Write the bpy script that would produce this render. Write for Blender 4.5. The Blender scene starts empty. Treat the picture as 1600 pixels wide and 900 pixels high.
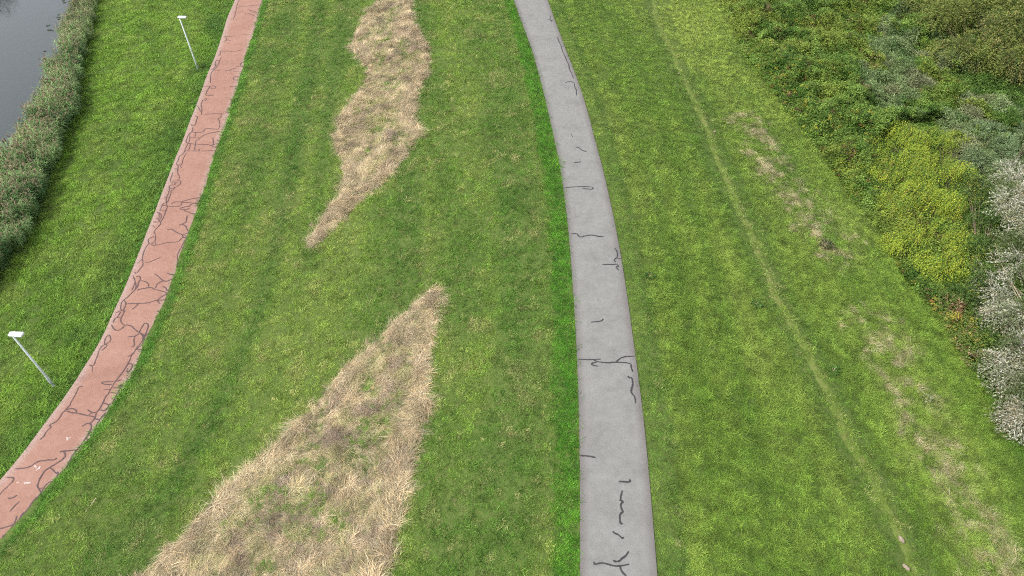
import bpy, math, random
import numpy as np

# ------------------------------------------------------------------ camera, sky, sun, exposure
SC = bpy.context.scene
COL = SC.collection
PITCH = math.radians(46.4)
CAM_H = 27.2
FPX = 1067.0                     # focal length in photograph pixels (1600 wide)

cam_data = bpy.data.cameras.new('camera')
cam_data.sensor_width = 36.0
cam_data.lens = 36.0 * FPX / 1600.0
cam_data.clip_start = 0.1
cam_data.clip_end = 3000.0
cam = bpy.data.objects.new('camera', cam_data)
COL.objects.link(cam)
cam.location = (0, 0, CAM_H)
cam.rotation_euler = (math.pi / 2 - PITCH, 0, 0)
SC.camera = cam

SUN_EL = math.radians(48)
SUN_AZ = math.radians(-105)       # measured from +Y towards +X: the light comes from the left
world = bpy.data.worlds.new('World')
SC.world = world
world.use_nodes = True
wn = world.node_tree
wn.nodes.clear()
w_sky = wn.nodes.new('ShaderNodeTexSky')
w_sky.sky_type = 'NISHITA'
w_sky.sun_disc = False
w_sky.sun_elevation = SUN_EL
w_sky.sun_rotation = SUN_AZ
w_sky.air_density = 1.0
w_sky.dust_density = 2.0
w_sky.ozone_density = 1.0
w_hs = wn.nodes.new('ShaderNodeHueSaturation')
w_hs.inputs['Saturation'].default_value = 0.30
w_bg = wn.nodes.new('ShaderNodeBackground')
w_bg.inputs['Strength'].default_value = 0.13
w_out = wn.nodes.new('ShaderNodeOutputWorld')
wn.links.new(w_sky.outputs[0], w_hs.inputs['Color'])
wn.links.new(w_hs.outputs[0], w_bg.inputs['Color'])
wn.links.new(w_bg.outputs[0], w_out.inputs['Surface'])

sun_data = bpy.data.lights.new('sun', 'SUN')
sun_data.energy = 1.5
sun_data.angle = math.radians(12)
sun_data.color = (1.0, 0.96, 0.90)
sun = bpy.data.objects.new('sun', sun_data)
COL.objects.link(sun)
sun.location = (-30, 20, 60)
# direction towards the sun
sx = math.cos(SUN_EL) * math.sin(SUN_AZ); sy = math.cos(SUN_EL) * math.cos(SUN_AZ); sz = math.sin(SUN_EL)
from mathutils import Vector
sun.rotation_euler = Vector((sx, sy, sz)).to_track_quat('Z', 'Y').to_euler()

vs = SC.view_settings
vs.view_transform = 'Standard'
vs.look = 'None'
vs.exposure = 1.55
vs.gamma = 1.0
vs.use_curve_mapping = False
SC.render.engine = 'CYCLES'
SC.cycles.use_denoising = False   # the denoiser smears the blades of grass
SC.cycles.filter_width = 1.15
SC.cycles.use_adaptive_sampling = True
SC.cycles.adaptive_threshold = 0.035
SC.cycles.max_bounces = 4
SC.cycles.diffuse_bounces = 2
SC.cycles.glossy_bounces = 2
SC.cycles.transmission_bounces = 2
SC.cycles.transparent_max_bounces = 4
SC.cycles.caustics_reflective = False
SC.cycles.caustics_refractive = False

rng = np.random.default_rng(7)

# ------------------------------------------------------------------ numeric helpers
def _hash(ix, iy, s):
    h = (ix.astype(np.int64) * 374761393 + iy.astype(np.int64) * 668265263 + int(s) * 1442695041) & 0xffffffff
    h = ((h ^ (h >> 13)) * 1274126177) & 0xffffffff
    h = (h ^ (h >> 16)) & 0xffffffff
    return h.astype(np.float64) / 4294967295.0

def vnoise(x, y, s=0):
    x = np.asarray(x, float); y = np.asarray(y, float)
    ix = np.floor(x); iy = np.floor(y)
    fx = x - ix; fy = y - iy
    fx = fx * fx * (3 - 2 * fx); fy = fy * fy * (3 - 2 * fy)
    a = _hash(ix, iy, s); b = _hash(ix + 1, iy, s); c = _hash(ix, iy + 1, s); d = _hash(ix + 1, iy + 1, s)
    return (a + (b - a) * fx) * (1 - fy) + (c + (d - c) * fx) * fy

def fbm(x, y, scale, s=0, octv=3):
    v = 0; a = 1.0; t = 0
    ca, sa = math.cos(0.6), math.sin(0.6)
    X = np.asarray(x, float) / scale; Y = np.asarray(y, float) / scale
    for o in range(octv):
        v = v + a * vnoise(X, Y, s + o * 17); t += a
        X, Y = (X * ca - Y * sa) * 2.03 + 11.3, (X * sa + Y * ca) * 2.03 - 7.1
        a *= 0.5
    return v / t

def sstep(a, b, x):
    t = np.clip((np.asarray(x, float) - a) / (b - a), 0, 1)
    return t * t * (3 - 2 * t)

def in_poly(x, y, poly):
    x = np.asarray(x, float); y = np.asarray(y, float)
    ins = np.zeros(x.shape, bool)
    n = len(poly)
    for i in range(n):
        x0, y0 = poly[i]; x1, y1 = poly[(i + 1) % n]
        if y0 == y1: continue
        c = ((y0 > y) != (y1 > y)) & (x < (x1 - x0) * (y - y0) / (y1 - y0) + x0)
        ins ^= c
    return ins

def dist_poly(x, y, poly, closed=True):
    x = np.asarray(x, float); y = np.asarray(y, float)
    d = np.full(x.shape, 1e9)
    n = len(poly)
    for i in range(n if closed else n - 1):
        x0, y0 = poly[i]; x1, y1 = poly[(i + 1) % n]
        dx, dy = x1 - x0, y1 - y0
        t = np.clip(((x - x0) * dx + (y - y0) * dy) / (dx * dx + dy * dy + 1e-12), 0, 1)
        d = np.minimum(d, np.hypot(x - x0 - t * dx, y - y0 - t * dy))
    return d

CP, SP = math.cos(PITCH), math.sin(PITCH)
def ray(px, py):
    px = np.asarray(px, float); py = np.asarray(py, float)
    a = (px - 800) / FPX; b = (py - 450) / FPX
    return a, CP - b * SP, -SP - b * CP
def flat_at(px, py, z):
    dx, dy, dz = ray(px, py)
    t = (z - CAM_H) / dz
    return dx * t, dy * t
def project(x, y, z):
    Z = y * CP - (z - CAM_H) * SP
    Yd = -y * SP - (z - CAM_H) * CP
    return 800 + FPX * x / Z, 450 + FPX * Yd / Z, Z

# ------------------------------------------------------------------ the lie of the land
GL = [(803,0),(817,40),(831,75),(841,112),(851,150),(860,187),(867,225),(875,250),(880,292),(886,337),(890,375),(893,412),(895,450),(899,500),(901,537),(903,587),(904.5,637),(906,675),(906.5,740),(906.5,820),(906,900)]
GR = [(856,0),(867,32),(880,67),(895,105),(910,145),(920,180),(931,225),(944,267),(950,302),(957,330),(964,360),(970,400),(979,450),(985,500),(992,550),(1000,607),(1009,675),(1011,700),(1014,750),(1019,795),(1023,845),(1027,900)]

def resample_by_y(P, ys):
    P = np.array(P, float); o = np.argsort(P[:, 1]); P = P[o]
    k0 = np.polyfit(P[:5, 1], P[:5, 0], 1); k1 = np.polyfit(P[-5:, 1], P[-5:, 0], 1)
    v = np.interp(ys, P[:, 1], P[:, 0])
    lo = ys < P[0, 1]; hi = ys > P[-1, 1]
    v[lo] = P[0, 0] + (ys[lo] - P[0, 1]) * k0[0]
    v[hi] = P[-1, 0] + (ys[hi] - P[-1, 1]) * k1[0]
    return v
def smooth(v, n=3, it=2):
    v = np.array(v, float)
    for _ in range(it):
        w = v.copy()
        for i in range(1, len(v) - 1):
            a = max(0, i - n); b = min(len(v), i + n + 1); r = min(i - a, b - 1 - i)
            w[i] = v[i - r:i + r + 1].mean()
        v = w
    return v

YS = np.linspace(-30, 150, 361)
glx, gly = flat_at(*np.array(GL).T, 0.0)
grx, gry = flat_at(*np.array(GR).T, 0.0)
GLX = smooth(resample_by_y(np.c_[glx, gly], YS), 4, 2)
GRX = smooth(resample_by_y(np.c_[grx, gry], YS), 4, 2)
XC = 0.5 * (GLX + GRX)
def xc(y): return np.interp(y, YS, XC)

PROF = np.array([(-200,-3.0),(-75,-3.2),(-66,-3.6),(-62,-4.6),(-58,-6.2),(-51,-6.6),(-47,-6.1),(-44.5,-5.25),(-43,-4.8),(-41,-4.4),(-37,-3.95),(-33,-3.68),(-28,-3.42),(-22,-3.2),(-18.5,-2.85),(-14,-2.0),(-9,-1.05),(-5,-0.35),(-2.6,-0.05),(0,0),(2.6,-0.05),(5,-0.25),(9,-0.8),(14,-1.75),(19,-2.6),(24,-3.1),(30,-3.3),(60,-3.4),(200,-3.4)], float)
_pu = np.linspace(-200, 200, 4001)
_pz = smooth(np.interp(_pu, PROF[:, 0], PROF[:, 1]), 12, 2)
WATER_Z = -4.9
def shore_shift(y): return 5.2 * sstep(44, 84, y) - 0.6
def height(x, y):
    u = np.asarray(x, float) - xc(y)
    us = u + shore_shift(y) * sstep(-34, -41, u) * sstep(-70, -60, u)
    z = np.interp(us, _pu, _pz)
    w = sstep(2.2, 5.0, np.abs(u))
    return z + w * (0.16 * (fbm(x, y, 7.0, 3) - 0.5) + 0.10 * (fbm(x, y, 1.6, 9, 2) - 0.5) * sstep(4, 9, u))
def at(px, py, up=0.0):
    """photograph pixel -> point standing 'up' metres above the ground"""
    dx, dy, dz = ray(px, py)
    t = (0 - CAM_H) / dz
    for _ in range(25):
        z = height(dx * t, dy * t) + up
        t = 0.5 * t + 0.5 * (z - CAM_H) / dz
    return dx * t, dy * t, CAM_H + dz * t
def at1(px, py, up=0.0):
    x, y, z = at(np.array([px]), np.array([py]), up)
    return float(x[0]), float(y[0]), float(z[0])
def poly_at(P, up=0.0):
    P = np.array(P, float)
    x, y, z = at(P[:, 0], P[:, 1], up)
    return list(zip(x.tolist(), y.tolist()))

# ------------------------------------------------------------------ objects
def tag(o, label=None, cat=None, group=None, kind=None):
    if label: o['label'] = label
    if cat: o['category'] = cat
    if group: o['group'] = group
    if kind: o['kind'] = kind
    return o
def mesh_np(name, V, F, mat=None, smooth_=False):
    V = np.asarray(V, np.float32); F = np.asarray(F, np.int32)
    me = bpy.data.meshes.new(name)
    n, k = F.shape
    me.vertices.add(len(V)); me.vertices.foreach_set('co', V.ravel())
    me.loops.add(n * k); me.loops.foreach_set('vertex_index', F.ravel())
    me.polygons.add(n)
    me.polygons.foreach_set('loop_start', np.arange(0, n * k, k, dtype=np.int32))
    me.polygons.foreach_set('loop_total', np.full(n, k, np.int32))
    if smooth_: me.polygons.foreach_set('use_smooth', np.ones(n, bool))
    me.update(calc_edges=True)
    if mat: me.materials.append(mat)
    return me
def obj(name, me, parent=None):
    o = bpy.data.objects.new(name, me); COL.objects.link(o)
    if parent: o.parent = parent
    return o
def empty(name, loc):
    o = bpy.data.objects.new(name, None); COL.objects.link(o)
    o.location = loc; o.empty_display_size = 0.3
    return o
def point_color(me, name, C):
    a = me.attributes.new(name, 'FLOAT_COLOR', 'POINT')
    C = np.asarray(C, np.float32)
    a.data.foreach_set('color', np.c_[C, np.ones(len(C), np.float32)].astype(np.float32).ravel())
def tubes(paths, sides=6):
    """list of [(x,y,z,r), ...] -> quads with capped ends"""
    V = []; F = []
    for P in paths:
        P = np.array(P, float); b = len(V)
        for i, (x, y, z, r) in enumerate(P):
            d = P[min(i + 1, len(P) - 1), :3] - P[max(i - 1, 0), :3]
            d = d / (np.linalg.norm(d) + 1e-9)
            a = np.cross(d, (0.31, 0.95, 0.05)) if abs(d[1]) < 0.9 else np.cross(d, (1, 0, 0))
            a /= np.linalg.norm(a); c = np.cross(d, a)
            for k in range(sides):
                t = 2 * math.pi * k / sides
                V.append(np.array((x, y, z)) + r * (math.cos(t) * a + math.sin(t) * c))
        for i in range(len(P) - 1):
            for k in range(sides):
                k2 = (k + 1) % sides
                F.append((b + i * sides + k, b + i * sides + k2, b + (i + 1) * sides + k2, b + (i + 1) * sides + k))
        V.append(P[0, :3]); V.append(P[-1, :3]); c0 = len(V) - 2; e = b + (len(P) - 1) * sides
        for k in range(sides):
            k2 = (k + 1) % sides
            F.append((c0, b + k2, b + k, c0)); F.append((c0 + 1, e + k, e + k2, c0 + 1))
    return V, F
def py_mesh(name, V, F, mat, smooth_=False):
    me = bpy.data.meshes.new(name)
    F = [tuple(dict.fromkeys(f)) for f in F]
    me.from_pydata([tuple(map(float, v)) for v in V], [], F); me.materials.append(mat)
    if smooth_:
        for p in me.polygons: p.use_smooth = True
    me.update()
    return me

# ------------------------------------------------------------------ materials
def new_mat(name):
    m = bpy.data.materials.new(name); m.use_nodes = True
    nt = m.node_tree; nt.nodes.clear()
    return m, nt, nt.nodes, nt.links
def N(nt, kind, **kw):
    n = nt.nodes.new(kind)
    for k, v in kw.items():
        if k.startswith('i_'):
            key = k[2:]
            n.inputs[int(key) if key.isdigit() else key].default_value = v
        else: setattr(n, k, v)
    return n
def noise_node(nt, scale, detail=4, rough=0.55, vec=None):
    n = N(nt, 'ShaderNodeTexNoise'); n.inputs['Scale'].default_value = scale
    n.inputs['Detail'].default_value = detail; n.inputs['Roughness'].default_value = rough
    if vec is None:
        g = N(nt, 'ShaderNodeNewGeometry'); vec = g.outputs['Position']
    nt.links.new(vec, n.inputs['Vector'])
    return n
def ramp(nt, fac, stops):
    r = N(nt, 'ShaderNodeValToRGB')
    e = r.color_ramp.elements
    while len(e) > 1: e.remove(e[-1])
    e[0].position = stops[0][0]; e[0].color = (*stops[0][1], 1)
    for p, c in stops[1:]:
        k = e.new(p); k.color = (*c, 1)
    nt.links.new(fac, r.inputs[0])
    return r.outputs[0]
def mixc(nt, fac, a, b, mode='MIX'):
    m = N(nt, 'ShaderNodeMix', data_type='RGBA', blend_type=mode)
    if isinstance(fac, (int, float)): m.inputs[0].default_value = fac
    else: nt.links.new(fac, m.inputs[0])
    for i, c in ((6, a), (7, b)):
        if isinstance(c, tuple): m.inputs[i].default_value = (*c, 1)
        else: nt.links.new(c, m.inputs[i])
    return m.outputs[2]
def math_(nt, op, a, b=None, clamp=False):
    m = N(nt, 'ShaderNodeMath', operation=op, use_clamp=clamp)
    for i, c in ((0, a), (1, b)):
        if c is None: continue
        if isinstance(c, (int, float)): m.inputs[i].default_value = c
        else: nt.links.new(c, m.inputs[i])
    return m.outputs[0]
def finish(nt, col, rough=0.9, spec=0.2, bump=None, bump_d=0.02, metallic=0.0):
    p = N(nt, 'ShaderNodeBsdfPrincipled')
    if isinstance(col, tuple): p.inputs['Base Color'].default_value = (*col, 1)
    else: nt.links.new(col, p.inputs['Base Color'])
    if isinstance(rough, (int, float)): p.inputs['Roughness'].default_value = rough
    else: nt.links.new(rough, p.inputs['Roughness'])
    p.inputs['Specular IOR Level'].default_value = spec
    p.inputs['Metallic'].default_value = metallic
    if bump is not None:
        b = N(nt, 'ShaderNodeBump'); b.inputs['Distance'].default_value = bump_d
        b.inputs['Strength'].default_value = 0.6
        nt.links.new(bump, b.inputs['Height']); nt.links.new(b.outputs[0], p.inputs['Normal'])
    o = N(nt, 'ShaderNodeOutputMaterial')
    nt.links.new(p.outputs[0], o.inputs['Surface'])
    return p
def foliage_mat(name, instanced, trans=0.3, rough=0.65, spec=0.25):
    m, nt, n, l = new_mat(name)
    a = N(nt, 'ShaderNodeAttribute', attribute_name='tint', attribute_type='INSTANCER' if instanced else 'GEOMETRY')
    col = a.outputs['Color']
    if instanced:                                   # blade to blade variety inside one tuft
        g = N(nt, 'ShaderNodeAttribute', attribute_name='shade', attribute_type='GEOMETRY')
        col = mixc(nt, 1.0, col, g.outputs['Color'], 'MULTIPLY')
    p = N(nt, 'ShaderNodeBsdfPrincipled')
    p.inputs['Roughness'].default_value = rough; p.inputs['Specular IOR Level'].default_value = spec
    l.new(col, p.inputs['Base Color'])
    t = N(nt, 'ShaderNodeBsdfTranslucent'); l.new(col, t.inputs['Color'])
    mx = N(nt, 'ShaderNodeMixShader'); mx.inputs[0].default_value = trans
    l.new(p.outputs[0], mx.inputs[1]); l.new(t.outputs[0], mx.inputs[2])
    o = N(nt, 'ShaderNodeOutputMaterial'); l.new(mx.outputs[0], o.inputs['Surface'])
    return m

M_BLADE = foliage_mat('grass_blade', True, 0.36)
M_STRAW = foliage_mat('straw_blade', True, 0.18, 0.75, 0.15)
M_LEAFI = foliage_mat('leaf_instanced', True, 0.25, 0.6, 0.15)
M_LEAF = foliage_mat('leaf', False, 0.25, 0.6, 0.18)

m, nt, n_, l_ = new_mat('soil_and_thatch')
nz = noise_node(nt, 0.35, 5); nf = noise_node(nt, 9.0, 5, 0.7)
c1 = ramp(nt, nf.outputs[0], [(0.3, (0.040, 0.060, 0.014)), (0.55, (0.075, 0.105, 0.024)), (0.8, (0.12, 0.125, 0.045))])
c2 = mixc(nt, 0.35, c1, ramp(nt, nz.outputs[0], [(0.35, (0.045, 0.085, 0.018)), (0.7, (0.10, 0.13, 0.035))]))
finish(nt, c2, 0.95, 0.1, nf.outputs[0], 0.05)
M_GROUND = m

def path_mat(name, kind):
    m, nt, n_, l_ = new_mat(name)
    uv = N(nt, 'ShaderNodeUVMap'); sep = N(nt, 'ShaderNodeSeparateXYZ'); l_.new(uv.outputs[0], sep.inputs[0])
    across = sep.outputs[0]; along = sep.outputs[1]
    fine = noise_node(nt, 55.0, 3, 0.7); mid = noise_node(nt, 3.0, 5, 0.6); big = noise_node(nt, 0.45, 4, 0.55)
    edge = math_(nt, 'ABSOLUTE', across)                       # 0 centre .. 1 edge
    wob = math_(nt, 'ADD', edge, math_(nt, 'MULTIPLY', math_(nt, 'SUBTRACT', mid.outputs[0], 0.5), 0.34))
    if kind == 'grey':
        base = ramp(nt, big.outputs[0], [(0.3, (0.146, 0.143, 0.133)), (0.7, (0.180, 0.176, 0.165))])
        base = mixc(nt, 0.55, base, ramp(nt, mid.outputs[0], [(0.3, (0.140, 0.138, 0.129)), (0.72, (0.186, 0.183, 0.172))]))
        speck = ramp(nt, fine.outputs[0], [(0.34, (0.60, 0.60, 0.60)), (0.5, (1, 1, 1)), (0.68, (1.28, 1.27, 1.25))])
        col = mixc(nt, 0.42, base, speck, 'MULTIPLY')
        st = noise_node(nt, 0.9, 6, 0.65)
        col = mixc(nt, 0.55, col, ramp(nt, st.outputs[0], [(0.30, (0.80, 0.79, 0.79)), (0.5, (1, 1, 1)), (0.7, (1.10, 1.10, 1.09))]), 'MULTIPLY')
        e = ramp(nt, wob, [(0.74, (0, 0, 0)), (1.02, (1, 1, 1))])
        col = mixc(nt, math_(nt, 'MULTIPLY', e, 0.65), col, (0.095, 0.078, 0.076))
        spots = N(nt, 'ShaderNodeTexVoronoi'); spots.inputs['Scale'].default_value = 1.1
        g = N(nt, 'ShaderNodeNewGeometry'); l_.new(g.outputs['Position'], spots.inputs['Vector'])
        sp = ramp(nt, spots.outputs['Distance'], [(0.035, (1, 1, 1)), (0.06, (0, 0, 0))])
        col = mixc(nt, math_(nt, 'MULTIPLY', sp, 0.5), col, (0.07, 0.065, 0.065))
    else:
        base = ramp(nt, big.outputs[0], [(0.3, (0.212, 0.112, 0.084)), (0.55, (0.256, 0.143, 0.108)), (0.75, (0.290, 0.176, 0.138))])
        base = mixc(nt, 0.5, base, ramp(nt, mid.outputs[0], [(0.3, (0.204, 0.105, 0.079)), (0.7, (0.264, 0.150, 0.114))]))
        speck = ramp(nt, fine.outputs[0], [(0.34, (0.66, 0.62, 0.62)), (0.5, (1, 1, 1)), (0.70, (1.25, 1.3, 1.3))])
        col = mixc(nt, 0.7, base, speck, 'MULTIPLY')
        grit = noise_node(nt, 16.0, 4, 0.75)
        e = ramp(nt, wob, [(0.62, (0, 0, 0)), (0.95, (1, 1, 1))])
        col = mixc(nt, math_(nt, 'MULTIPLY', e, 0.72), col, ramp(nt, grit.outputs[0], [(0.35, (0.19, 0.128, 0.110)), (0.5, (0.265, 0.192, 0.168)), (0.68, (0.40, 0.335, 0.295))]))
        # pale dried fringe against the turf on the uphill side
        fr = ramp(nt, math_(nt, 'ADD', across, math_(nt, 'MULTIPLY', math_(nt, 'SUBTRACT', grit.outputs[0], 0.5), 0.25)), [(0.93, (0, 0, 0)), (1.0, (1, 1, 1))])
        col = mixc(nt, math_(nt, 'MULTIPLY', fr, 0.7), col, (0.40, 0.35, 0.25))
        fl = noise_node(nt, 7.0, 6, 0.8)
        fm = math_(nt, 'MULTIPLY', ramp(nt, fl.outputs[0], [(0.66, (0, 0, 0)), (0.72, (1, 1, 1))]), ramp(nt, big.outputs[0], [(0.5, (0, 0, 0)), (0.65, (1, 1, 1))]))
        col = mixc(nt, math_(nt, 'MULTIPLY', fm, 0.5), col, (0.32, 0.27, 0.26))
    finish(nt, col, 0.92, 0.2, fine.outputs[0], 0.006)
    return m
M_GREY = path_mat('grey_asphalt', 'grey')
M_RED = path_mat('red_asphalt', 'red')

m, nt, n_, l_ = new_mat('bitumen_seal')
nz = noise_node(nt, 30, 3)
finish(nt, ramp(nt, nz.outputs[0], [(0.3, (0.018, 0.016, 0.017)), (0.7, (0.034, 0.031, 0.032))]), 0.6, 0.35)
M_SEAL = m
m, nt, n_, l_ = new_mat('worn_bitumen_seal')
nz = noise_node(nt, 14, 4, 0.7)
finish(nt, ramp(nt, nz.outputs[0], [(0.3, (0.045, 0.027, 0.028)), (0.7, (0.085, 0.050, 0.048))]), 0.7, 0.3)
M_SEALR = m
m, nt, n_, l_ = new_mat('worn_white_paint')
nz = noise_node(nt, 18, 4, 0.7)
finish(nt, ramp(nt, nz.outputs[0], [(0.35, (0.26, 0.17, 0.15)), (0.6, (0.42, 0.38, 0.36))]), 0.8, 0.3)
M_PAINT = m
m, nt, n_, l_ = new_mat('canal_water')
nz = noise_node(nt, 0.9, 4, 0.6); nz2 = noise_node(nt, 5.0, 3, 0.6)
wp = finish(nt, (0.034, 0.040, 0.038), 0.05, 0.5, math_(nt, 'ADD', nz.outputs[0], math_(nt, 'MULTIPLY', nz2.outputs[0], 0.25)), 0.012)
wp.inputs['IOR'].default_value = 1.33
M_WATER = m
m, nt, n_, l_ = new_mat('galvanised_steel')
nz = noise_node(nt, 12, 4)
finish(nt, ramp(nt, nz.outputs[0], [(0.3, (0.40, 0.44, 0.44)), (0.7, (0.54, 0.58, 0.57))]), 0.5, 0.5, metallic=0.25)
M_STEEL = m
m, nt, n_, l_ = new_mat('lamp_housing')
nz = noise_node(nt, 20, 3)
finish(nt, ramp(nt, nz.outputs[0], [(0.3, (0.50, 0.50, 0.51)), (0.7, (0.58, 0.58, 0.59))]), 0.4, 0.5)
M_HEAD = m
m, nt, n_, l_ = new_mat('lamp_lens')
finish(nt, (0.55, 0.57, 0.58), 0.2, 0.5)
M_LENS = m
m, nt, n_, l_ = new_mat('bark')
nz = noise_node(nt, 8, 5, 0.7)
finish(nt, ramp(nt, nz.outputs[0], [(0.3, (0.10, 0.075, 0.05)), (0.7, (0.22, 0.175, 0.12))]), 0.9, 0.1, nz.outputs[0], 0.02)
M_BARK = m
m, nt, n_, l_ = new_mat('dark_bark')
nz = noise_node(nt, 8, 5, 0.7)
finish(nt, ramp(nt, nz.outputs[0], [(0.3, (0.045, 0.035, 0.022)), (0.7, (0.095, 0.075, 0.045))]), 0.9, 0.1, nz.outputs[0], 0.02)
M_DBARK = m
m, nt, n_, l_ = new_mat('pale_twig')
nz = noise_node(nt, 8, 4, 0.7)
finish(nt, ramp(nt, nz.outputs[0], [(0.3, (0.30, 0.24, 0.15)), (0.7, (0.44, 0.37, 0.25))]), 0.85, 0.15)
M_TWIG = m
m, nt, n_, l_ = new_mat('pale_stone')
nz = noise_node(nt, 14, 5, 0.7)
finish(nt, ramp(nt, nz.outputs[0], [(0.3, (0.15, 0.115, 0.085)), (0.65, (0.27, 0.22, 0.17))]), 0.9, 0.2, nz.outputs[0], 0.03)
M_STONE = m
m, nt, n_, l_ = new_mat('trodden_turf')
nz = noise_node(nt, 1.6, 5, 0.65); nf = noise_node(nt, 22, 4, 0.7)
c = ramp(nt, nz.outputs[0], [(0.3, (0.075, 0.120, 0.020)), (0.52, (0.110, 0.145, 0.034)), (0.72, (0.18, 0.175, 0.070))])
c = mixc(nt, 0.5, c, ramp(nt, nf.outputs[0], [(0.3, (0.6, 0.65, 0.5)), (0.7, (1.25, 1.2, 1.1))]), 'MULTIPLY')
finish(nt, c, 0.95, 0.1, nf.outputs[0], 0.02)
M_TRACK = m

# ------------------------------------------------------------------ ground sheet and canal
gx = np.concatenate([[-900, -400, -220, -140, -110, -90], np.arange(-80, 80.1, 0.8), [90, 110, 140, 220, 400, 900]])
gy = np.concatenate([[-700, -250, -100, -50, -30], np.arange(-20, 130.1, 0.8), [140, 160, 220, 400, 1000]])
GX, GY = np.meshgrid(gx, gy)
GZ = height(GX, GY)
nx, ny = len(gx), len(gy)
ii = np.arange(ny - 1)[:, None] * nx + np.arange(nx - 1)[None, :]
F = np.stack([ii, ii + 1, ii + 1 + nx, ii + nx], -1).reshape(-1, 4)
ground = obj('ground', mesh_np('ground', np.c_[GX.ravel(), GY.ravel(), GZ.ravel()], F, M_GROUND, True))
tag(ground, kind='structure')

ys = np.concatenate([[-700, -250, -100, -40], np.arange(-25, 140, 5.0), [160, 220, 400, 1000]])
V = []; F = []
for i, y in enumerate(ys):
    for k, u in enumerate((-63.5, -57, -51, -46, -41.5)):
        V.append((float(xc(y)) + u, y, WATER_Z))
    if i:
        for k in range(4): F.append(((i - 1) * 5 + k, (i - 1) * 5 + k + 1, i * 5 + k + 1, i * 5 + k))
water = obj('canal_water', py_mesh('canal_water', V, F, M_WATER))
tag(water, kind='structure')

# ------------------------------------------------------------------ the two paths
RL = [(368.5,0),(361.5,17),(355,29),(350,52),(345,64),(338,88),(331,103),(324,119),(319,134),(313,151),(304,176),(295,196),(289,216),(280,236),(271,258),(267,270),(260,288),(253,305),(246,328),(239,342),(233,360),(224.5,381),(219,397),(210,418),(203,436),(193,462),(180,485),(173,502),(167,521),(156,540),(142,563),(128,579),(121,597),(102,626),(84,643),(72,664),(52,691),(41,707),(25,727),(10,744),(0,754)]
RR = [(413.5,0),(407,22),(402,40),(394,60),(386.5,89),(381,108),(372,137),(367,152),(358.5,179),(350,205),(340,234),(331,271),(322,293),(316,313),(310,332),(304,357),(294.5,380),(281,416),(273,443),(265,464),(251,494),(238,525),(228,545),(215,572),(200,597),(180,629),(162,654),(145,681),(128,700),(110,719),(91,752),(77,772),(53,804),(30,826),(0,856)]
a = np.array(RL, float); x, y, _ = at(a[:, 0], a[:, 1]); RLW = np.c_[x, y]
a = np.array(RR, float); x, y, _ = at(a[:, 0], a[:, 1]); RRW = np.c_[x, y]
RLX = smooth(resample_by_y(RLW, YS), 2, 2); RRX = smooth(resample_by_y(RRW, YS), 2, 2)
def red_c(y): return 0.5 * (np.interp(y, YS, RLX) + np.interp(y, YS, RRX))

PATH_UP = 0.03
def red_top(y): return height(red_c(y), y) + 0.03
def path_mesh(name, LX, RX, mat, crown, zf, y0=-24.0, y1=135.0):
    ys = np.arange(y0, y1, 0.5)
    L = np.interp(ys, YS, LX); R = np.interp(ys, YS, RX)
    nac = 9
    V = []; UV = []; F = []
    al = 0.0
    for i, yy in enumerate(ys):
        for k in range(nac):
            t = k / (nac - 1); x = L[i] + (R[i] - L[i]) * t
            V.append((x, yy, zf(x, yy) + crown * (1 - (2 * t - 1) ** 2)))
            UV.append((2 * t - 1, yy))
        V.append((L[i], yy, zf(L[i], yy) - 0.14)); UV.append((-1, yy))
        V.append((R[i], yy, zf(R[i], yy) - 0.14)); UV.append((1, yy))
        if i:
            w = nac + 2; a = (i - 1) * w; b = i * w
            for k in range(nac - 1): F.append((a + k, a + k + 1, b + k + 1, b + k))
            F.append((a + nac, a, b, b + nac)); F.append((a + nac - 1, a + nac + 1, b + nac + 1, b + nac - 1))
    me = py_mesh(name, V, F, mat)
    uvl = me.uv_layers.new(name='UVMap')
    uvl.data.foreach_set('uv', np.array([UV[l.vertex_index] for l in me.loops], np.float32).ravel())
    return me
def z_grey(x, y): return float(np.interp(0, _pu, _pz)) + 0.02
def z_red(x, y): return float(red_top(y)) + 0.02
grey_path = obj('asphalt_path', path_mesh('asphalt_path', GLX, GRX, M_GREY, 0.03, z_grey)); tag(grey_path, kind='structure')
red_path = obj('red_cycle_path', path_mesh('red_cycle_path', RLX, RRX, M_RED, 0.03, z_red)); tag(red_path, kind='structure')

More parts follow.
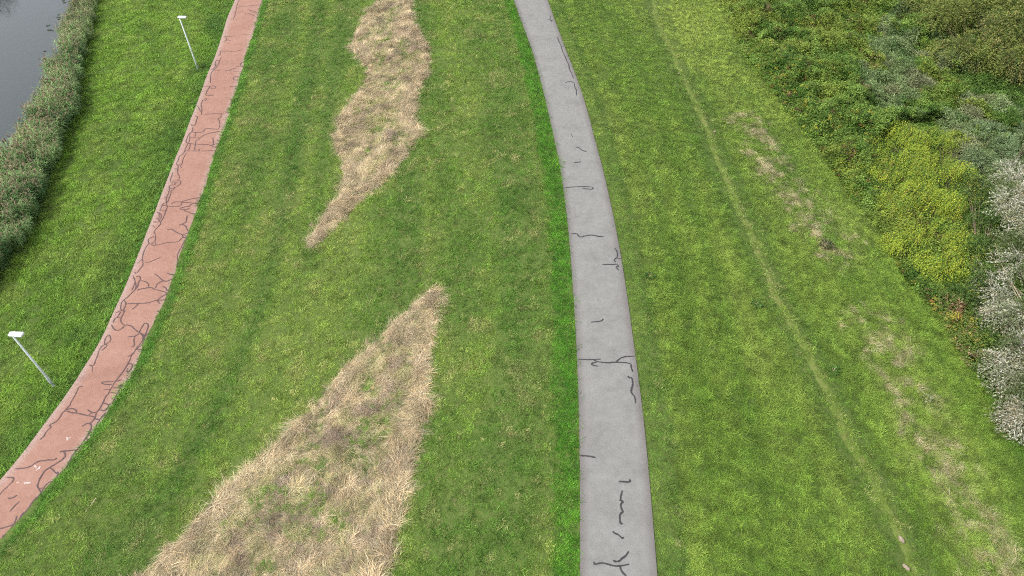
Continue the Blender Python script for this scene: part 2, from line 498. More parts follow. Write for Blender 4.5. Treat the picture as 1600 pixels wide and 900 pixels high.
# bitumen-sealed cracks, each its own strip lying on the path
SEALS_RED = {
 (280,0): [[(945,0),(905,80),(895,140),(885,200),(870,250),(845,310)],[(905,130),(970,100),(1070,100),(1130,82),(1240,85)],[(1280,0),(1275,60),(1250,110),(1240,160),(1240,195)],[(1060,150),(1150,165),(1250,195)],[(1080,150),(1140,185),(1235,210)],[(1000,225),(1080,210),(1150,230),(1215,265)],[(910,205),(990,185),(1005,170)],[(990,535),(1125,535)],[(690,575),(800,575),(880,560)],[(720,580),(750,620),(700,660)],[(720,645),(760,625),(810,645)],[(640,805),(860,805),(1010,770)],[(640,805),(650,850),(600,890)]],
 (260,90): [[(860,0),(830,60),(815,110),(790,150),(740,200),(700,250),(690,320),(690,400)],[(830,60),(790,40),(760,90),(770,150),(720,190),(690,205)],[(760,100),(800,150)],[(740,200),(840,210)],[(1235,40),(1150,85),(1150,130),(1210,135)],[(1080,135),(1145,132)],[(920,205),(980,200),(1040,165),(1090,165)],[(985,207),(1190,205)],[(1150,285),(1080,280),(1035,320),(1055,345),(1110,340)],[(570,465),(680,460),(740,440),(770,460),(760,490),(720,480),(690,500)],[(680,460),(640,520),(620,570),(610,600),(740,595)],[(560,540),(640,520)],[(600,640),(635,655),(610,680),(580,660),(560,690),(540,740),(560,800),(550,900)],[(460,760),(500,770),(520,830),(550,860)],[(985,450),(1060,440),(1110,455)],[(600,890),(850,870),(855,900)],[(850,868),(960,850)]],
 (230,180): [[(1155,0),(1150,35),(1095,50),(1135,95),(1125,210),(1060,215),(930,205),(900,220),(870,275),(720,275)],[(1130,245),(990,275),(890,310),(820,360),(800,385),(760,405),(755,460),(745,500),(745,550)],[(660,350),(815,355)],[(750,20),(790,30),(780,60),(760,140),(720,185),(690,150)],[(715,195),(710,260),(665,290),(640,320),(620,380),(600,420),(640,450),(800,458),(920,452),(1000,470),(1030,490),(1105,500)],[(1010,465),(1060,440),(1135,425)],[(1025,350),(1025,385),(1038,410),(1020,455)],[(670,290),(665,400),(640,450)],[(745,275),(765,290),(745,345)],[(640,450),(610,500),(590,560),(570,610),(500,650),(490,720),(450,770)],[(670,455),(670,510),(640,560),(590,570)],[(640,565),(740,562),(800,562),(830,550),(800,535)],[(840,562),(990,545),(1085,545)],[(620,590),(590,640),(560,690),(550,770),(520,790),(530,820),(550,825)],[(460,770),(490,800),(480,850),(475,900)],[(520,770),(490,800)],[(430,845),(480,850)]],
 (200,270): [[(705,0),(680,70),(660,140)],[(775,0),(795,40),(810,70),(790,130),(660,140)],[(790,130),(830,130),(825,170),(800,200),(735,235),(715,270),(680,290),(650,290)],[(735,150),(740,200),(650,200),(645,240),(650,290)],[(690,150),(690,200)],[(720,150),(780,165)],[(650,240),(690,260),(730,230)],[(640,290),(635,330),(600,390),(600,450),(610,500)],[(560,400),(600,400)],[(680,290),(660,370),(640,430),(610,470)],[(600,400),(650,390)],[(610,470),(545,490),(535,520),(600,515)],[(605,500),(620,540),(600,580),(580,650),(550,720),(510,780)],[(535,520),(500,600)],[(510,600),(590,605)],[(620,532),(740,535),(810,520),(835,490),(845,450),(900,430),(980,405),(1080,380),(1165,372)],[(680,495),(720,460),(840,455)],[(850,462),(890,465),(990,455)],[(1140,490),(1080,475),(1010,465),(970,495),(960,520),(880,530),(800,560),(870,580),(960,550)],[(870,582),(960,620),(1070,635)],[(460,630),(490,630),(520,660),(525,710),(500,740),(440,715)],[(490,640),(490,720)],[(480,740),(500,780),(400,778)],[(510,780),(520,800),(480,850),(430,900)],[(390,830),(420,865)],[(920,660),(908,750),(890,775),(840,795),(795,815)],[(840,795),(900,825),(915,870),(940,900)],[(615,890),(680,882),(720,900)]],
 (170,360): [[(735,0),(705,30),(735,80),(735,150),(720,190),(665,220),(700,250),(740,235),(735,195)],[(720,100),(650,130),(615,160),(635,215),(600,250),(560,330),(540,390),(530,460),(545,540),(500,610),(435,690),(410,660)],[(635,215),(665,225)],[(740,238),(840,215),(920,187),(1050,180),(1110,150),(1135,110),(1160,100)],[(1010,0),(1070,35),(1140,55),(1160,95),(1210,110),(1255,95)],[(1140,55),(1230,35),(1245,0)],[(1175,70),(1215,80),(1200,120),(1165,100)],[(1200,125),(1160,170),(1150,210),(1120,260),(1195,260)],[(1120,265),(1070,360),(1062,430),(1080,500),(1110,535)],[(560,505),(630,505),(720,465),(830,412)],[(530,460),(450,530)],[(905,655),(950,680),(1055,685)],[(715,680),(770,715),(840,780),(900,790),(960,760),(1000,742),(1030,740)],[(990,770),(985,810),(965,850)],[(840,785),(770,820),(740,860),(730,900)],[(840,865),(890,895)],[(380,720),(410,780),(425,860)],[(430,740),(480,715),(500,760),(470,820),(450,890)],[(410,830),(390,900)],[(500,790),(560,800),(620,830),(625,880)]],
 (140,440): [[(715,20),(690,90),(665,145)],[(715,20),(735,80),(715,130)],[(770,50),(740,110),(700,150),(640,210),(590,260),(540,295),(500,340),(490,430)],[(755,150),(760,130),(860,110),(920,95),(975,95),(1010,120),(1080,135),(1180,150),(1200,190),(1150,205),(1060,275),(1080,285),(1205,268)],[(1140,65),(1190,95),(1205,140),(1260,115)],[(1060,275),(1060,310),(1095,335)],[(540,305),(580,345),(560,400),(530,460),(550,480),(500,570),(485,630),(540,690),(600,680),(660,700),(720,760),(770,790)],[(600,352),(680,350),(780,345),(920,332),(980,305),(1060,280)],[(760,350),(720,400),(665,440)],[(490,430),(500,460),(530,460)],[(420,500),(490,465)],[(490,480),(450,560),(400,590),(375,655)],[(430,575),(500,570)],[(350,690),(380,750),(430,775),(500,750),(545,695)],[(770,790),(810,710),(850,650),(890,640),(915,670),(890,760),(850,840),(820,895)],[(770,795),(820,805),(850,850)],[(850,835),(900,800),(965,768)],[(595,870),(640,855),(710,850),(770,805)]],
 (100,520): [[(640,190),(640,120),(680,60),(720,40),(740,110),(720,150),(670,180),(640,190),(580,230),(545,300),(530,370),(500,430),(480,500),(445,530),(400,510)],[(445,530),(450,610)],[(640,190),(685,195),(650,240),(590,285)],[(1110,50),(1085,110),(1100,170),(1085,210),(1050,215)],[(1190,0),(1230,50),(1225,110),(1170,180),(1120,240),(1100,290),(1040,360),(1030,410),(1000,470),(940,570),(860,680),(800,750),(760,820),(720,890)],[(1290,5),(1245,70),(1230,140),(1200,190),(1125,245)],[(1230,125),(1280,125),(1330,155)],[(1110,255),(1180,250),(1245,255),(1220,280),(1150,275)],[(1085,300),(1040,350),(990,365)],[(1000,480),(1050,475),(1070,500),(1020,590),(985,605),(970,580)],[(995,540),(985,570)],[(770,760),(680,765),(580,770),(610,800),(680,810),(750,800)],[(800,760),(850,740),(905,725)],[(760,855),(830,855),(870,820),(910,795),(880,840),(860,895)],[(620,880),(710,882)]],
 (50,600): [[(800,38),(735,50),(700,140),(650,230),(605,310),(600,340),(550,380),(530,420),(480,460),(430,550),(380,600),(300,640),(275,650),(310,680),(250,730),(210,780),(190,830),(130,875)],[(540,410),(590,392),(660,390),(695,420),(700,455)],[(545,425),(620,455),(720,460),(830,485),(960,505),(985,515)],[(1220,80),(1190,150),(1140,200),(1110,280),(1070,350),(1040,400),(1000,440),(985,515),(930,590),(905,605)],[(1215,125),(1300,132)],[(1415,0),(1370,70),(1300,180),(1260,270),(1240,310)],[(1105,295),(1160,300),(1195,325),(1170,370),(1130,405),(1050,400)],[(1090,412),(1150,410)],[(865,400),(935,445),(990,445)],[(935,450),(880,475)],[(1140,440),(1080,510),(1050,550),(1000,545),(960,530)],[(1050,550),(1010,610),(990,660)],[(780,660),(830,625),(860,610),(905,612),(925,650),(910,700),(880,770),(830,840),(790,895)],[(915,700),(960,705)]],
 (0,670): [[(1290,195),(1260,250),(1180,330),(1110,430),(1070,520),(1010,610),(920,690)],[(1230,270),(1275,262)],[(1180,320),(1020,345),(970,345),(930,365)],[(980,345),(1015,385),(1015,430),(950,490),(860,550),(770,605)],[(885,455),(830,490),(760,485),(700,500),(620,505),(550,540),(480,595),(400,620),(230,637)],[(770,605),(700,650),(650,725),(610,790),(580,890)],[(770,605),(820,630),(860,680),(890,690)],[(890,660),(900,690),(935,740)],[(885,700),(860,820),(770,810),(680,895)],[(120,770),(235,770),(200,840),(140,895)]],
 (0,750): [[(140,100),(50,180),(0,240),(-80,330)],[(580,60),(575,90),(605,140),(625,180)],[(605,130),(670,110)],[(690,90),(640,170),(590,240),(540,280),(470,370),(440,420),(370,500),(310,580),(250,650),(195,690),(170,750),(120,810),(90,840),(40,850),(20,895)],[(365,490),(320,535),(300,595)],[(470,390),(510,410),(565,425)],[(255,550),(235,620),(195,690),(100,725),(0,755),(-90,770)],[(300,335),(230,400),(155,490)],[(270,235),(215,275),(170,295),(130,285)],[(100,840),(140,860),(110,895)]],
}
SEALS_GREY = {
 (800,0): [[(240,95),(237,120),(250,135)],[(220,122),(240,122),(255,128)],[(283,230),(295,262),(308,285),(315,320),(330,345),(345,385),(355,400),(358,430),(372,455),(385,490)],[(300,285),(325,288)],[(333,515),(350,508),(388,510),(393,545),(405,565),(402,595)],[(368,835),(380,855)]],
 (800,225): [[(398,18),(420,22),(435,38),(468,48)],[(387,115),(425,113),(430,108)],[(320,272),(380,266),(490,265),(510,272),(500,283),(480,280),(440,278)],[(370,558),(410,558),(412,570),(428,582),(460,572),(500,567),(540,577),(573,578)],[(643,650),(658,670),(660,705),(645,715),(637,728),(650,735)],[(660,712),(682,715)],[(565,752),(645,752),(650,745),(672,765),(645,762),(665,785)]],
 (800,450): [[(495,212),(560,207),(570,192)],[(415,443),(510,447),(555,443)],[(510,447),(530,458),(590,468),(640,462),(742,466),(745,490),(755,522)],[(530,462),(495,470),(500,480),(540,488)],[(648,462),(690,428),(765,423)],[(725,548),(730,560),(750,556),(757,600),(745,635),(747,655),(770,680),(772,718)]],
 (800,675): [[(425,145),(470,147),(523,158)],[(668,308),(725,312),(740,308),(735,295)],[(690,365),(680,400),(678,425)],[(672,425),(697,432),(678,450),(682,475),(695,500),(675,510),(672,540),(680,575),(692,572)],[(630,620),(640,632),(665,640),(685,662),(700,660)],[(510,810),(518,827),(560,815),(600,825),(640,838),(690,835),(732,825)],[(730,745),(710,775),(685,790),(675,805),(650,810),(632,803)],[(675,840),(685,870),(715,900)]],
}
def chaikin(P, it=2):
    P = np.array(P, float)
    for _ in range(it):
        if len(P) < 3: return P
        Q = [P[0]]
        for a, b in zip(P[:-1], P[1:]): Q += [a * .75 + b * .25, a * .25 + b * .75]
        Q.append(P[-1]); P = np.array(Q)
    return P
_seal_n = [0]
def seal(P, width, zf, LX, RX, mat, parent, name='crack_seal'):
    i = _seal_n[0]; _seal_n[0] += 1
    r = np.random.default_rng(1000 + i)
    d = np.gradient(P, axis=0); d /= np.linalg.norm(d, axis=1)[:, None] + 1e-9
    nrm = np.c_[-d[:, 1], d[:, 0]]
    w = width * (0.75 + 0.5 * r.random(len(P))) * 0.5
    w[0] *= 0.7; w[-1] *= 0.6
    V = []; F = []
    for k in range(len(P)):
        for s in (-1, 1):
            q = P[k] + s * w[k] * nrm[k]
            L = np.interp(q[1], YS, LX); R = np.interp(q[1], YS, RX)
            q[0] = min(max(q[0], L + 0.02), R - 0.02)
            t = (q[0] - L) / (R - L)
            V.append((q[0], q[1], zf(q[0], q[1]) + 0.03 * (1 - (2 * t - 1) ** 2) + 0.005 + (i % 37) * 0.00022))
        if k: F.append((2 * k - 2, 2 * k - 1, 2 * k + 1, 2 * k))
    return obj(name, py_mesh(name, V, F, mat), parent)
for (ox, oy), L in SEALS_RED.items():
    for P in L:
        P = np.array(P, float) / 10 + (ox, oy)
        P = chaikin(P, 1)
        x, y, _ = at(P[:, 0], P[:, 1], 0.07)
        seal(np.c_[x, y], 0.064 if (ox, oy) != (0, 750) or len(P) != 4 else 0.06, z_red, RLX, RRX, M_SEALR if oy < 400 else M_SEALR, red_path)
for (ox, oy), L in SEALS_GREY.items():
    for P in L:
        P = chaikin(np.array(P, float) / 4 + (ox, oy), 1)
        x, y = flat_at(P[:, 0], P[:, 1], 0.05)
        seal(np.c_[x, y], 0.072, z_grey, GLX, GRX, M_SEAL, grey_path)
for P in ([(540,575),(565,600),(572,610)],[(630,585),(610,620),(565,655)],[(270,845),(300,845)],[(370,850),(420,845),(480,845)],[(1040,130),(1055,150),(1045,185)],[(1060,165),(1110,130)]):
    P = np.array(P, float) / 10 + (0, 670)
    x, y, _ = at(P[:, 0], P[:, 1], 0.07)
    seal(np.c_[x, y], 0.09, z_red, RLX, RRX, M_PAINT, red_path, 'paint_mark')

# ------------------------------------------------------------------ regions, traced on the ground
STRAW_A = poly_at([(588,-45),(588,0),(575,22),(563,40),(551,60),(551,78),(566,93),(573,108),(571,128),(556,150),(537,175),(529,195),(521,210),(524,228),(533,243),(540,278),(531,305),(508,335),(493,360),(483,383),(483,391),(500,377),(530,347),(555,320),(590,288),(615,266),(637,244),(641,228),(641,219),(660,214),(650,197),(643,182),(646,157),(662,122),(673,99),(670,69),(655,54),(645,37),(642,17),(646,0),(655,-45)])
STRAW_B = poly_at([(684,449),(670,457),(634,486),(614,508),(577,541),(549,568),(522,596),(497,626),(472,656),(442,688),(399,728),(347,773),(314,808),(264,856),(250,878),(215,903),(150,960),(100,1010),(590,1010),(600,900),(612,868),(617,840),(625,797),(635,765),(642,722),(650,684),(656,672),(668,637),(663,612),(667,582),(666,564),(673,534),(678,509),(681,482),(686,459)])
TRACK_PX = [(1016,-60),(1018,-20),(1022,5),(1027,32),(1037,57),(1052,85),(1062,110),(1077,140),(1090,170),(1105,200),(1115,232),(1130,270),(1147,310),(1162,342),(1175,372),(1185,397),(1199,425),(1208,455),(1225,482),(1242,515),(1260,547),(1277,580),(1292,612),(1307,645),(1325,687),(1347,722),(1365,752),(1380,790),(1397,820),(1412,850),(1425,887),(1450,950)]
TRACK = np.array(poly_at(TRACK_PX))
BRUSH_EDGE = [(1112,-50),(1127,5),(1147,50),(1164,87),(1187,118),(1203,142),(1233,178),(1269,220),(1297,264),(1325,303),(1353,338),(1378,370),(1400,408),(1416,443),(1436,462),(1467,490),(1492,517),(1512,552),(1535,588),(1550,612),(1566,645),(1592,675),(1640,730),(1720,800)]
be = poly_at(BRUSH_EDGE)
BRUSH = be + [(be[-1][0] + 30, be[-1][1]), (90, 80), (90, 130), (be[0][0] + 2, 130)]
REED_PX = [(165,-70),(155,0),(150,40),(140,90),(132,130),(125,180),(108,215),(92,260),(78,310),(55,360),(32,400),(0,440),(-60,520),(-160,640)]
rd = poly_at(REED_PX)
reed_edge = np.array(rd)
DRY_A = np.array(poly_at([(1172,195),(1185,215),(1198,245),(1210,265),(1240,305),(1262,330),(1285,362),(1300,390)]))
DRY_B = np.array(poly_at([(1370,515),(1390,545),(1405,580),(1425,620),(1440,655),(1465,715),(1490,765),(1520,810),(1550,860),(1580,920),(1620,1000)]))

# trodden track: a thin worn strip
V = []; F = []
for i in range(len(TRACK) * 6 - 5):
    t = i / 6; k = min(int(t), len(TRACK) - 2); f = t - k
    p = TRACK[k] * (1 - f) + TRACK[k + 1] * f
    d = TRACK[k + 1] - TRACK[k]; d /= np.linalg.norm(d); nn = np.array((-d[1], d[0]))
    wL = 0.17 + 0.15 * float(vnoise(p[1] * 0.9, 3.0, 5)); wR = 0.17 + 0.15 * float(vnoise(p[1] * 0.9, 8.0, 6))
    for off in (-wR, 0.0, wL):
        q = p + off * nn
        V.append((q[0], q[1], float(height(q[0], q[1])) + (0.02 if off == 0 else 0.002)))
    if i:
        b = 3 * i
        for k2 in (0, 1): F.append((b - 3 + k2, b + k2, b + 1 + k2, b - 2 + k2))
track = obj('trodden_track', py_mesh('trodden_track', V, F, M_TRACK, True)); tag(track, kind='structure')

# ------------------------------------------------------------------ tufts that are scattered
PROTO = bpy.data.collections.new('tufts')
def blades(n, h, w, spread, lean, curl, seed, shade=0.25, seg=2, comb=None):
    r = np.random.default_rng(seed)
    V = []; F = []; S = []
    for i in range(n):
        a = r.random() * 6.283; rad = spread * math.sqrt(r.random())
        p = np.array((rad * math.cos(a), rad * math.sin(a), -0.02))
        hh = h * (0.55 + 0.6 * r.random()); ww = w * (0.7 + 0.6 * r.random())
        la = r.random() * 6.283 if comb is None else r.normal() * comb; ll = lean * (0.3 + r.random())
        d = np.array((math.cos(la) * ll, math.sin(la) * ll, 1.0)); d /= np.linalg.norm(d)
        out = np.array((math.cos(la), math.sin(la), 0))
        sd = np.array((-math.sin(la), math.cos(la), 0))
        tw = r.random() - 0.5; sd = sd * math.cos(tw) + out * math.sin(tw)
        b = len(V); s = 1 + shade * (2 * r.random() - 1); hue = 1 + 0.25 * shade * (2 * r.random() - 1)
        for k in range(seg):
            t = k / seg
            c = p + d * hh * t + (out * t * t - np.array((0, 0, 0.45 * t * t))) * curl * hh
            wk = ww * (1 - 0.35 * t)
            V += [c - sd * wk / 2, c + sd * wk / 2]
        V.append(p + d * hh + (out - np.array((0, 0, 0.45))) * curl * hh)
        S += [(s * hue, s, s * (2 - hue))] * (2 * seg + 1)
        for k in range(seg - 1): F += [(b + 2 * k, b + 2 * k + 1, b + 2 * k + 3), (b + 2 * k, b + 2 * k + 3, b + 2 * k + 2)]
        F.append((b + 2 * seg - 2, b + 2 * seg - 1, b + 2 * seg))
    return np.array(V), np.array(F), np.array(S)
def proto(kind, i, V, F, S, mats):
    me = mesh_np(kind, V, F, None)
    for m_ in mats: me.materials.append(m_)
    point_color(me, 'shade', S)
    o = bpy.data.objects.new(kind, me)
    return o
def leaf_quads(P, D, Nn, L, W):
    """diamond leaves folded along the rib. P base, D direction, Nn normal"""
    D = D / (np.linalg.norm(D, axis=1)[:, None] + 1e-9)
    S = np.cross(D, Nn); S /= np.linalg.norm(S, axis=1)[:, None] + 1e-9
    U = np.cross(S, D)
    L = np.asarray(L)[:, None]; W = np.asarray(W)[:, None]
    tip = P + D * L - U * L * 0.12
    mid = P + D * L * 0.45
    a = mid + S * W * 0.5 + U * W * 0.12; b = mid - S * W * 0.5 + U * W * 0.12
    n = len(P)
    V = np.stack([P, a, tip, b], 1).reshape(-1, 3)
    i = np.arange(n) * 4
    F = np.concatenate([np.stack([i, i + 1, i + 2], 1), np.stack([i, i + 2, i + 3], 1)])
    return V, F
def scatter_tree(name, protos):
    ng = bpy.data.node_groups.new(name, 'GeometryNodeTree')
    ng.interface.new_socket('Geometry', in_out='INPUT', socket_type='NodeSocketGeometry')
    ng.interface.new_socket('Geometry', in_out='OUTPUT', socket_type='NodeSocketGeometry')
    gi = ng.nodes.new('NodeGroupInput'); go = ng.nodes.new('NodeGroupOutput')
    g2i = ng.nodes.new('GeometryNodeGeometryToInstance')
    for p in reversed(protos):
        oi = ng.nodes.new('GeometryNodeObjectInfo'); oi.inputs['Object'].default_value = p
        oi.inputs['As Instance'].default_value = False
        ng.links.new(oi.outputs['Geometry'], g2i.inputs[0])
    iop = ng.nodes.new('GeometryNodeInstanceOnPoints')
    iop.inputs['Pick Instance'].default_value = True
    def na(nm, t):
        n = ng.nodes.new('GeometryNodeInputNamedAttribute'); n.data_type = t
        n.inputs['Name'].default_value = nm
        return n.outputs['Attribute']
    ng.links.new(gi.outputs[0], iop.inputs['Points'])
    ng.links.new(g2i.outputs[0], iop.inputs['Instance'])
    ng.links.new(na('pick', 'INT'), iop.inputs['Instance Index'])
    e2r = ng.nodes.new('FunctionNodeEulerToRotation')
    ng.links.new(na('rot', 'FLOAT_VECTOR'), e2r.inputs[0])
    ng.links.new(e2r.outputs[0], iop.inputs['Rotation'])
    ng.links.new(na('size', 'FLOAT_VECTOR'), iop.inputs['Scale'])
    ng.links.new(iop.outputs[0], go.inputs[0])
    return ng
def scatter(name, P, rot, size, tint, protos, label, cat, parent=None):
    me = bpy.data.meshes.new(name)
    n = len(P)
    me.vertices.add(n); me.vertices.foreach_set('co', np.asarray(P, np.float32).ravel())
    for nm, A in (('rot', rot), ('size', size)):
        a = me.attributes.new(nm, 'FLOAT_VECTOR', 'POINT'); a.data.foreach_set('vector', np.asarray(A, np.float32).ravel())
    a = me.attributes.new('pick', 'INT', 'POINT'); a.data.foreach_set('value', rng.integers(0, len(protos), n).astype(np.int32))
    point_color(me, 'tint', np.clip(tint, 0.004, 0.9))
    o = obj(name, me, parent)
    md = o.modifiers.new('scatter', 'NODES'); md.node_group = scatter_tree(name, protos)
    tag(o, label, cat, kind='stuff')
    print(name, n)
    return o
def grid_points(dens, x0, x1, y0, y1):
    s = 1 / math.sqrt(dens)
    X, Y = np.meshgrid(np.arange(x0, x1, s), np.arange(y0, y1, s))
    X = X.ravel() + (rng.random(X.size) - .5) * s * 1.3; Y = Y.ravel() + (rng.random(Y.size) - .5) * s * 1.3
    return X, Y
def visible(X, Y, Z, m=70):
    px, py, d = project(X, Y, Z)
    k = FPX / np.maximum(d, 1)
    mm = np.minimum(m, 3.0 * k)
    return (px > -mm) & (px < 1600 + mm) & (py > -mm) & (py < 900 + mm) & (d > 1)
def lerp(a, b, t):
    t = np.asarray(t)[:, None]
    return np.asarray(a) * (1 - t) + np.asarray(b) * t

TUFT_SHORT = [proto('short_tuft', i, *blades(36, 0.105, 0.012, 0.15, 0.85, 0.45, 20 + i, 0.35), [M_BLADE]) for i in range(6)]
TUFT_LONG = [proto('long_tuft', i, *blades(46, 0.22, 0.0095, 0.18, 0.9, 0.75, 40 + i, 0.40, 3, 1.5), [M_BLADE]) for i in range(6)]
TUFT_STRAW = [proto('straw_tuft', i, *blades(60, 0.36, 0.0080, 0.21, 1.0, 1.0, 60 + i, 0.50, 3, 0.95), [M_STRAW]) for i in range(6)]

X, Y = grid_points(38, -62, 60, 7, 82)
U = X - xc(Y)
Z = height(X, Y)
k = visible(X, Y, Z) & (U > -43.4 - shore_shift(Y)) & (U < 45)
X, Y, U, Z = X[k], Y[k], U[k], Z[k]
gl = np.interp(Y, YS, GLX); gr = np.interp(Y, YS, GRX); rl = np.interp(Y, YS, RLX); rr = np.interp(Y, YS, RRX)
jag = 0.24 * (fbm(X, Y, 0.8, 31, 3) - 0.42)
on_grey = (X > gl - 0.03 + jag) & (X < gr + 0.03 - jag)
jag2 = 0.34 * (fbm(X, Y, 1.1, 33, 3) - 0.47)
on_red = (X > rl + 0.02 + jag2) & (X < rr - 0.02 - jag2)
inA = in_poly(X, Y, STRAW_A); inB = in_poly(X, Y, STRAW_B)
inbrush = in_poly(X, Y, BRUSH) & (dist_poly(X, Y, be, False) > 0.25)
reedx = np.interp(Y, reed_edge[:, 1][np.argsort(reed_edge[:, 1])], reed_edge[:, 0][np.argsort(reed_edge[:, 1])])
inreed = X < reedx - 0.4
dtrack = dist_poly(X, Y, [tuple(p) for p in TRACK], False)
free = ~(on_grey | on_red | inbrush | inreed)
rnd = rng.random(len(X))
n1 = fbm(X, Y, 0.36, 1, 2); n2 = fbm(X, Y, 1.7, 2, 3); n3 = fbm(X, Y, 7.0, 4, 3); n4 = fbm(X + 0.4 * Y, Y * 0.5, 3.2, 8, 3)

def spread_out(v, lo=0.3, hi=0.7): return np.clip((v - lo) / (hi - lo), 0, 1)
GAIN = 1.5
def emit(name, mask, protos, base_col, sz, label, cat, zoff=0.0, tilt=None, turn=None):
    i = np.where(mask)[0]
    n = len(i)
    rot = np.c_[(rng.random(n) - .5) * 0.35, (rng.random(n) - .5) * 0.35, rng.random(n) * 6.283]
    if turn is not None: rot[:, 2] = turn[i] + rng.normal(size=n) * 0.35
    if tilt is not None: rot[:, 0] += tilt[i, 0]; rot[:, 1] += tilt[i, 1]
    s = sz[i] * (0.6 + 0.8 * rng.random(n))
    c = base_col[i] * (GAIN * (0.48 + 1.04 * rng.random(n)))[:, None]
    return scatter(name, np.c_[X[i], Y[i], Z[i] + zoff], rot, np.c_[s, s, s], c, protos, label, cat)

# --- mown slope between the two paths
GREEN_D = (0.066, 0.128, 0.014); GREEN_M = (0.110, 0.184, 0.025); GREEN_Y = (0.162, 0.214, 0.038); GREEN_B = (0.055, 0.165, 0.010)
DRYC = (0.27, 0.235, 0.105)
slope = free & (X > rr - 0.3) & (X < gl + 0.2)
verge_w = 1.15 + 0.35 * (fbm(X, Y, 2.5, 51, 2) - 0.5) + 0.4 * (n1 - .5) - 0.35 * sstep(45, 62, Y)
verge = slope & (X > gl - verge_w) 
redverge = free & (((X < rr + 0.42) & (X > rr - 0.3)) | ((X > rl - 0.35) & (X < rl + 0.3)))
lawn = slope & ~verge & ~redverge & ~inA & ~inB
c = lerp(GREEN_D, GREEN_M, spread_out(n1, .32, .62))
c = lerp(c, GREEN_Y, 0.65 * spread_out(n2, .42, .68) + 0.15 * spread_out(n3, .4, .7))
sd_ = X - rr
mow = vnoise(sd_ / 1.25 + 0.5 * n3, Y * 0.03 + 3.1, 61) * 0.65 + vnoise(sd_ / 3.6, Y * 0.04, 62) * 0.35
c = lerp(c, (0.050, 0.112, 0.014), np.clip(0.55 * spread_out(n4, .50, .68) + 0.9 * spread_out(mow, .49, .68), 0, .85))
c = lerp(c, GREEN_Y, 0.6 * spread_out(mow, .47, .25))
c = lerp(c, DRYC, 0.55 * (rnd > 0.93) + 0.35 * spread_out(n2 * 0.5 + n1 * 0.5, .62, .72))
c = lerp(c, GREEN_Y, 0.35 * sstep(2.8, 0.9, gl - X) * spread_out(n1, .3, .6))
k1 = spread_out(n1, .30, .66)
sz = 0.60 + 0.95 * k1 + 0.25 * (n4 - .5)
emit('mown_grass', lawn, TUFT_SHORT, c, sz, 'short mown green grass on the slope between the red and grey paths', 'grass')
# --- lush verge strips
c = lerp((0.032, 0.115, 0.006), (0.055, 0.160, 0.010), spread_out(n1, .3, .7)); c = lerp(c, (0.085, 0.180, 0.018), 0.55 * spread_out(n2, .5, .8))
emit('verge_grass', verge, TUFT_SHORT, c, 1.1 + 0.5 * n1, 'bright lush green strip of grass along the left edge of the grey path', 'grass')
c = lerp((0.045, 0.125, 0.012), (0.09, 0.19, 0.022), spread_out(n1, .3, .7))
emit('path_edge_grass', redverge, TUFT_SHORT, c, 1.35 + 0.7 * n1, 'bright green grass fringing both edges of the red path', 'grass')
# --- grass between the reeds and the red path
berm = free & (X <= rl + 0.3) & ~redverge
c = lerp((0.076, 0.145, 0.014), (0.124, 0.212, 0.024), k1)
c = lerp(c, (0.165, 0.220, 0.042), 0.6 * spread_out(n2, .45, .75))
darkband = sstep(2.6, 1.4, rl - X) * sstep(0.2, 0.6, rl - X)
c = lerp(c, (0.036, 0.092, 0.012), np.clip(0.5 * darkband * spread_out(n2, .3, .6) + 0.4 * spread_out(n4, .58, .75), 0, .8))
emit('bank_grass', berm, TUFT_SHORT, c, 0.55 + 1.5 * k1 + 0.5 * darkband, 'lively green grass between the reed bed and the red path', 'grass')
# --- right of the grey path
right = free & (X > gr - 0.2)
strip = right & (X < gr + 0.85 + 0.2 * (n2 - .5))
c = lerp((0.060, 0.125, 0.015), (0.105, 0.175, 0.026), spread_out(n1, .25, .7)); c = lerp(c, GREEN_Y, 0.4 * spread_out(n2, .45, .7))
emit('trimmed_grass', strip, TUFT_SHORT, c, 0.7 + 0.4 * n1, 'closely trimmed grass strip along the right edge of the grey path', 'grass')
trk = dtrack
worn = trk < 0.20 + 0.25 * (n1 - .5)
nearT = sstep(1.6, 0.5, trk)
meadow = right & ~strip
dA = dist_poly(X, Y, [tuple(p) for p in DRY_A], False); dB = dist_poly(X, Y, [tuple(p) for p in DRY_B], False)
n5 = fbm(X, Y, 0.55, 77, 3)
dryness = np.maximum(sstep(2.6, 0.3, dA) * spread_out(n5, .42, .66), 0.9 * sstep(2.6, 0.3, dB) * spread_out(n5, .42, .64))
c = lerp((0.078, 0.144, 0.015), (0.114, 0.186, 0.024), k1)
n6 = fbm(X, Y, 0.75, 83, 3)
c = 0.95 * lerp(c, (0.165, 0.205, 0.042), 0.22 * spread_out(n2, .42, .75) + 0.15 * spread_out(n6, .45, .7) + 0.2 * spread_out(n3, .4, .65))
mow2 = vnoise(U / 1.1, Y * 0.035, 64) * 0.6 + vnoise(U / 3.0, Y * 0.05, 65) * 0.4
c = lerp(c, (0.056, 0.118, 0.013), 0.85 * spread_out(mow2, .50, .68)); c = lerp(c, (0.175, 0.215, 0.045), 0.40 * spread_out(mow2, .45, .2))
step_shade = sstep(0.35, 0.12, np.abs(X - gr - 1.05 - 0.12 * (n2 - .5)))  # shadow line where trimmed strip meets longer grass, painted into the tint
c = lerp(c, (0.050, 0.105, 0.014), 0.6 * nearT * sstep(0.25, 0.45, trk) + 0.8 * step_shade)
c = lerp(c, (0.150, 0.185, 0.055), 0.75 * sstep(0.50, 0.12, trk) * (0.35 + 0.65 * spread_out(n2, .3, .6)) * (0.15 + 0.85 * sstep(19, 30, Y)))
beyond = (X > np.interp(Y, TRACK[::-1, 1], TRACK[::-1, 0]))
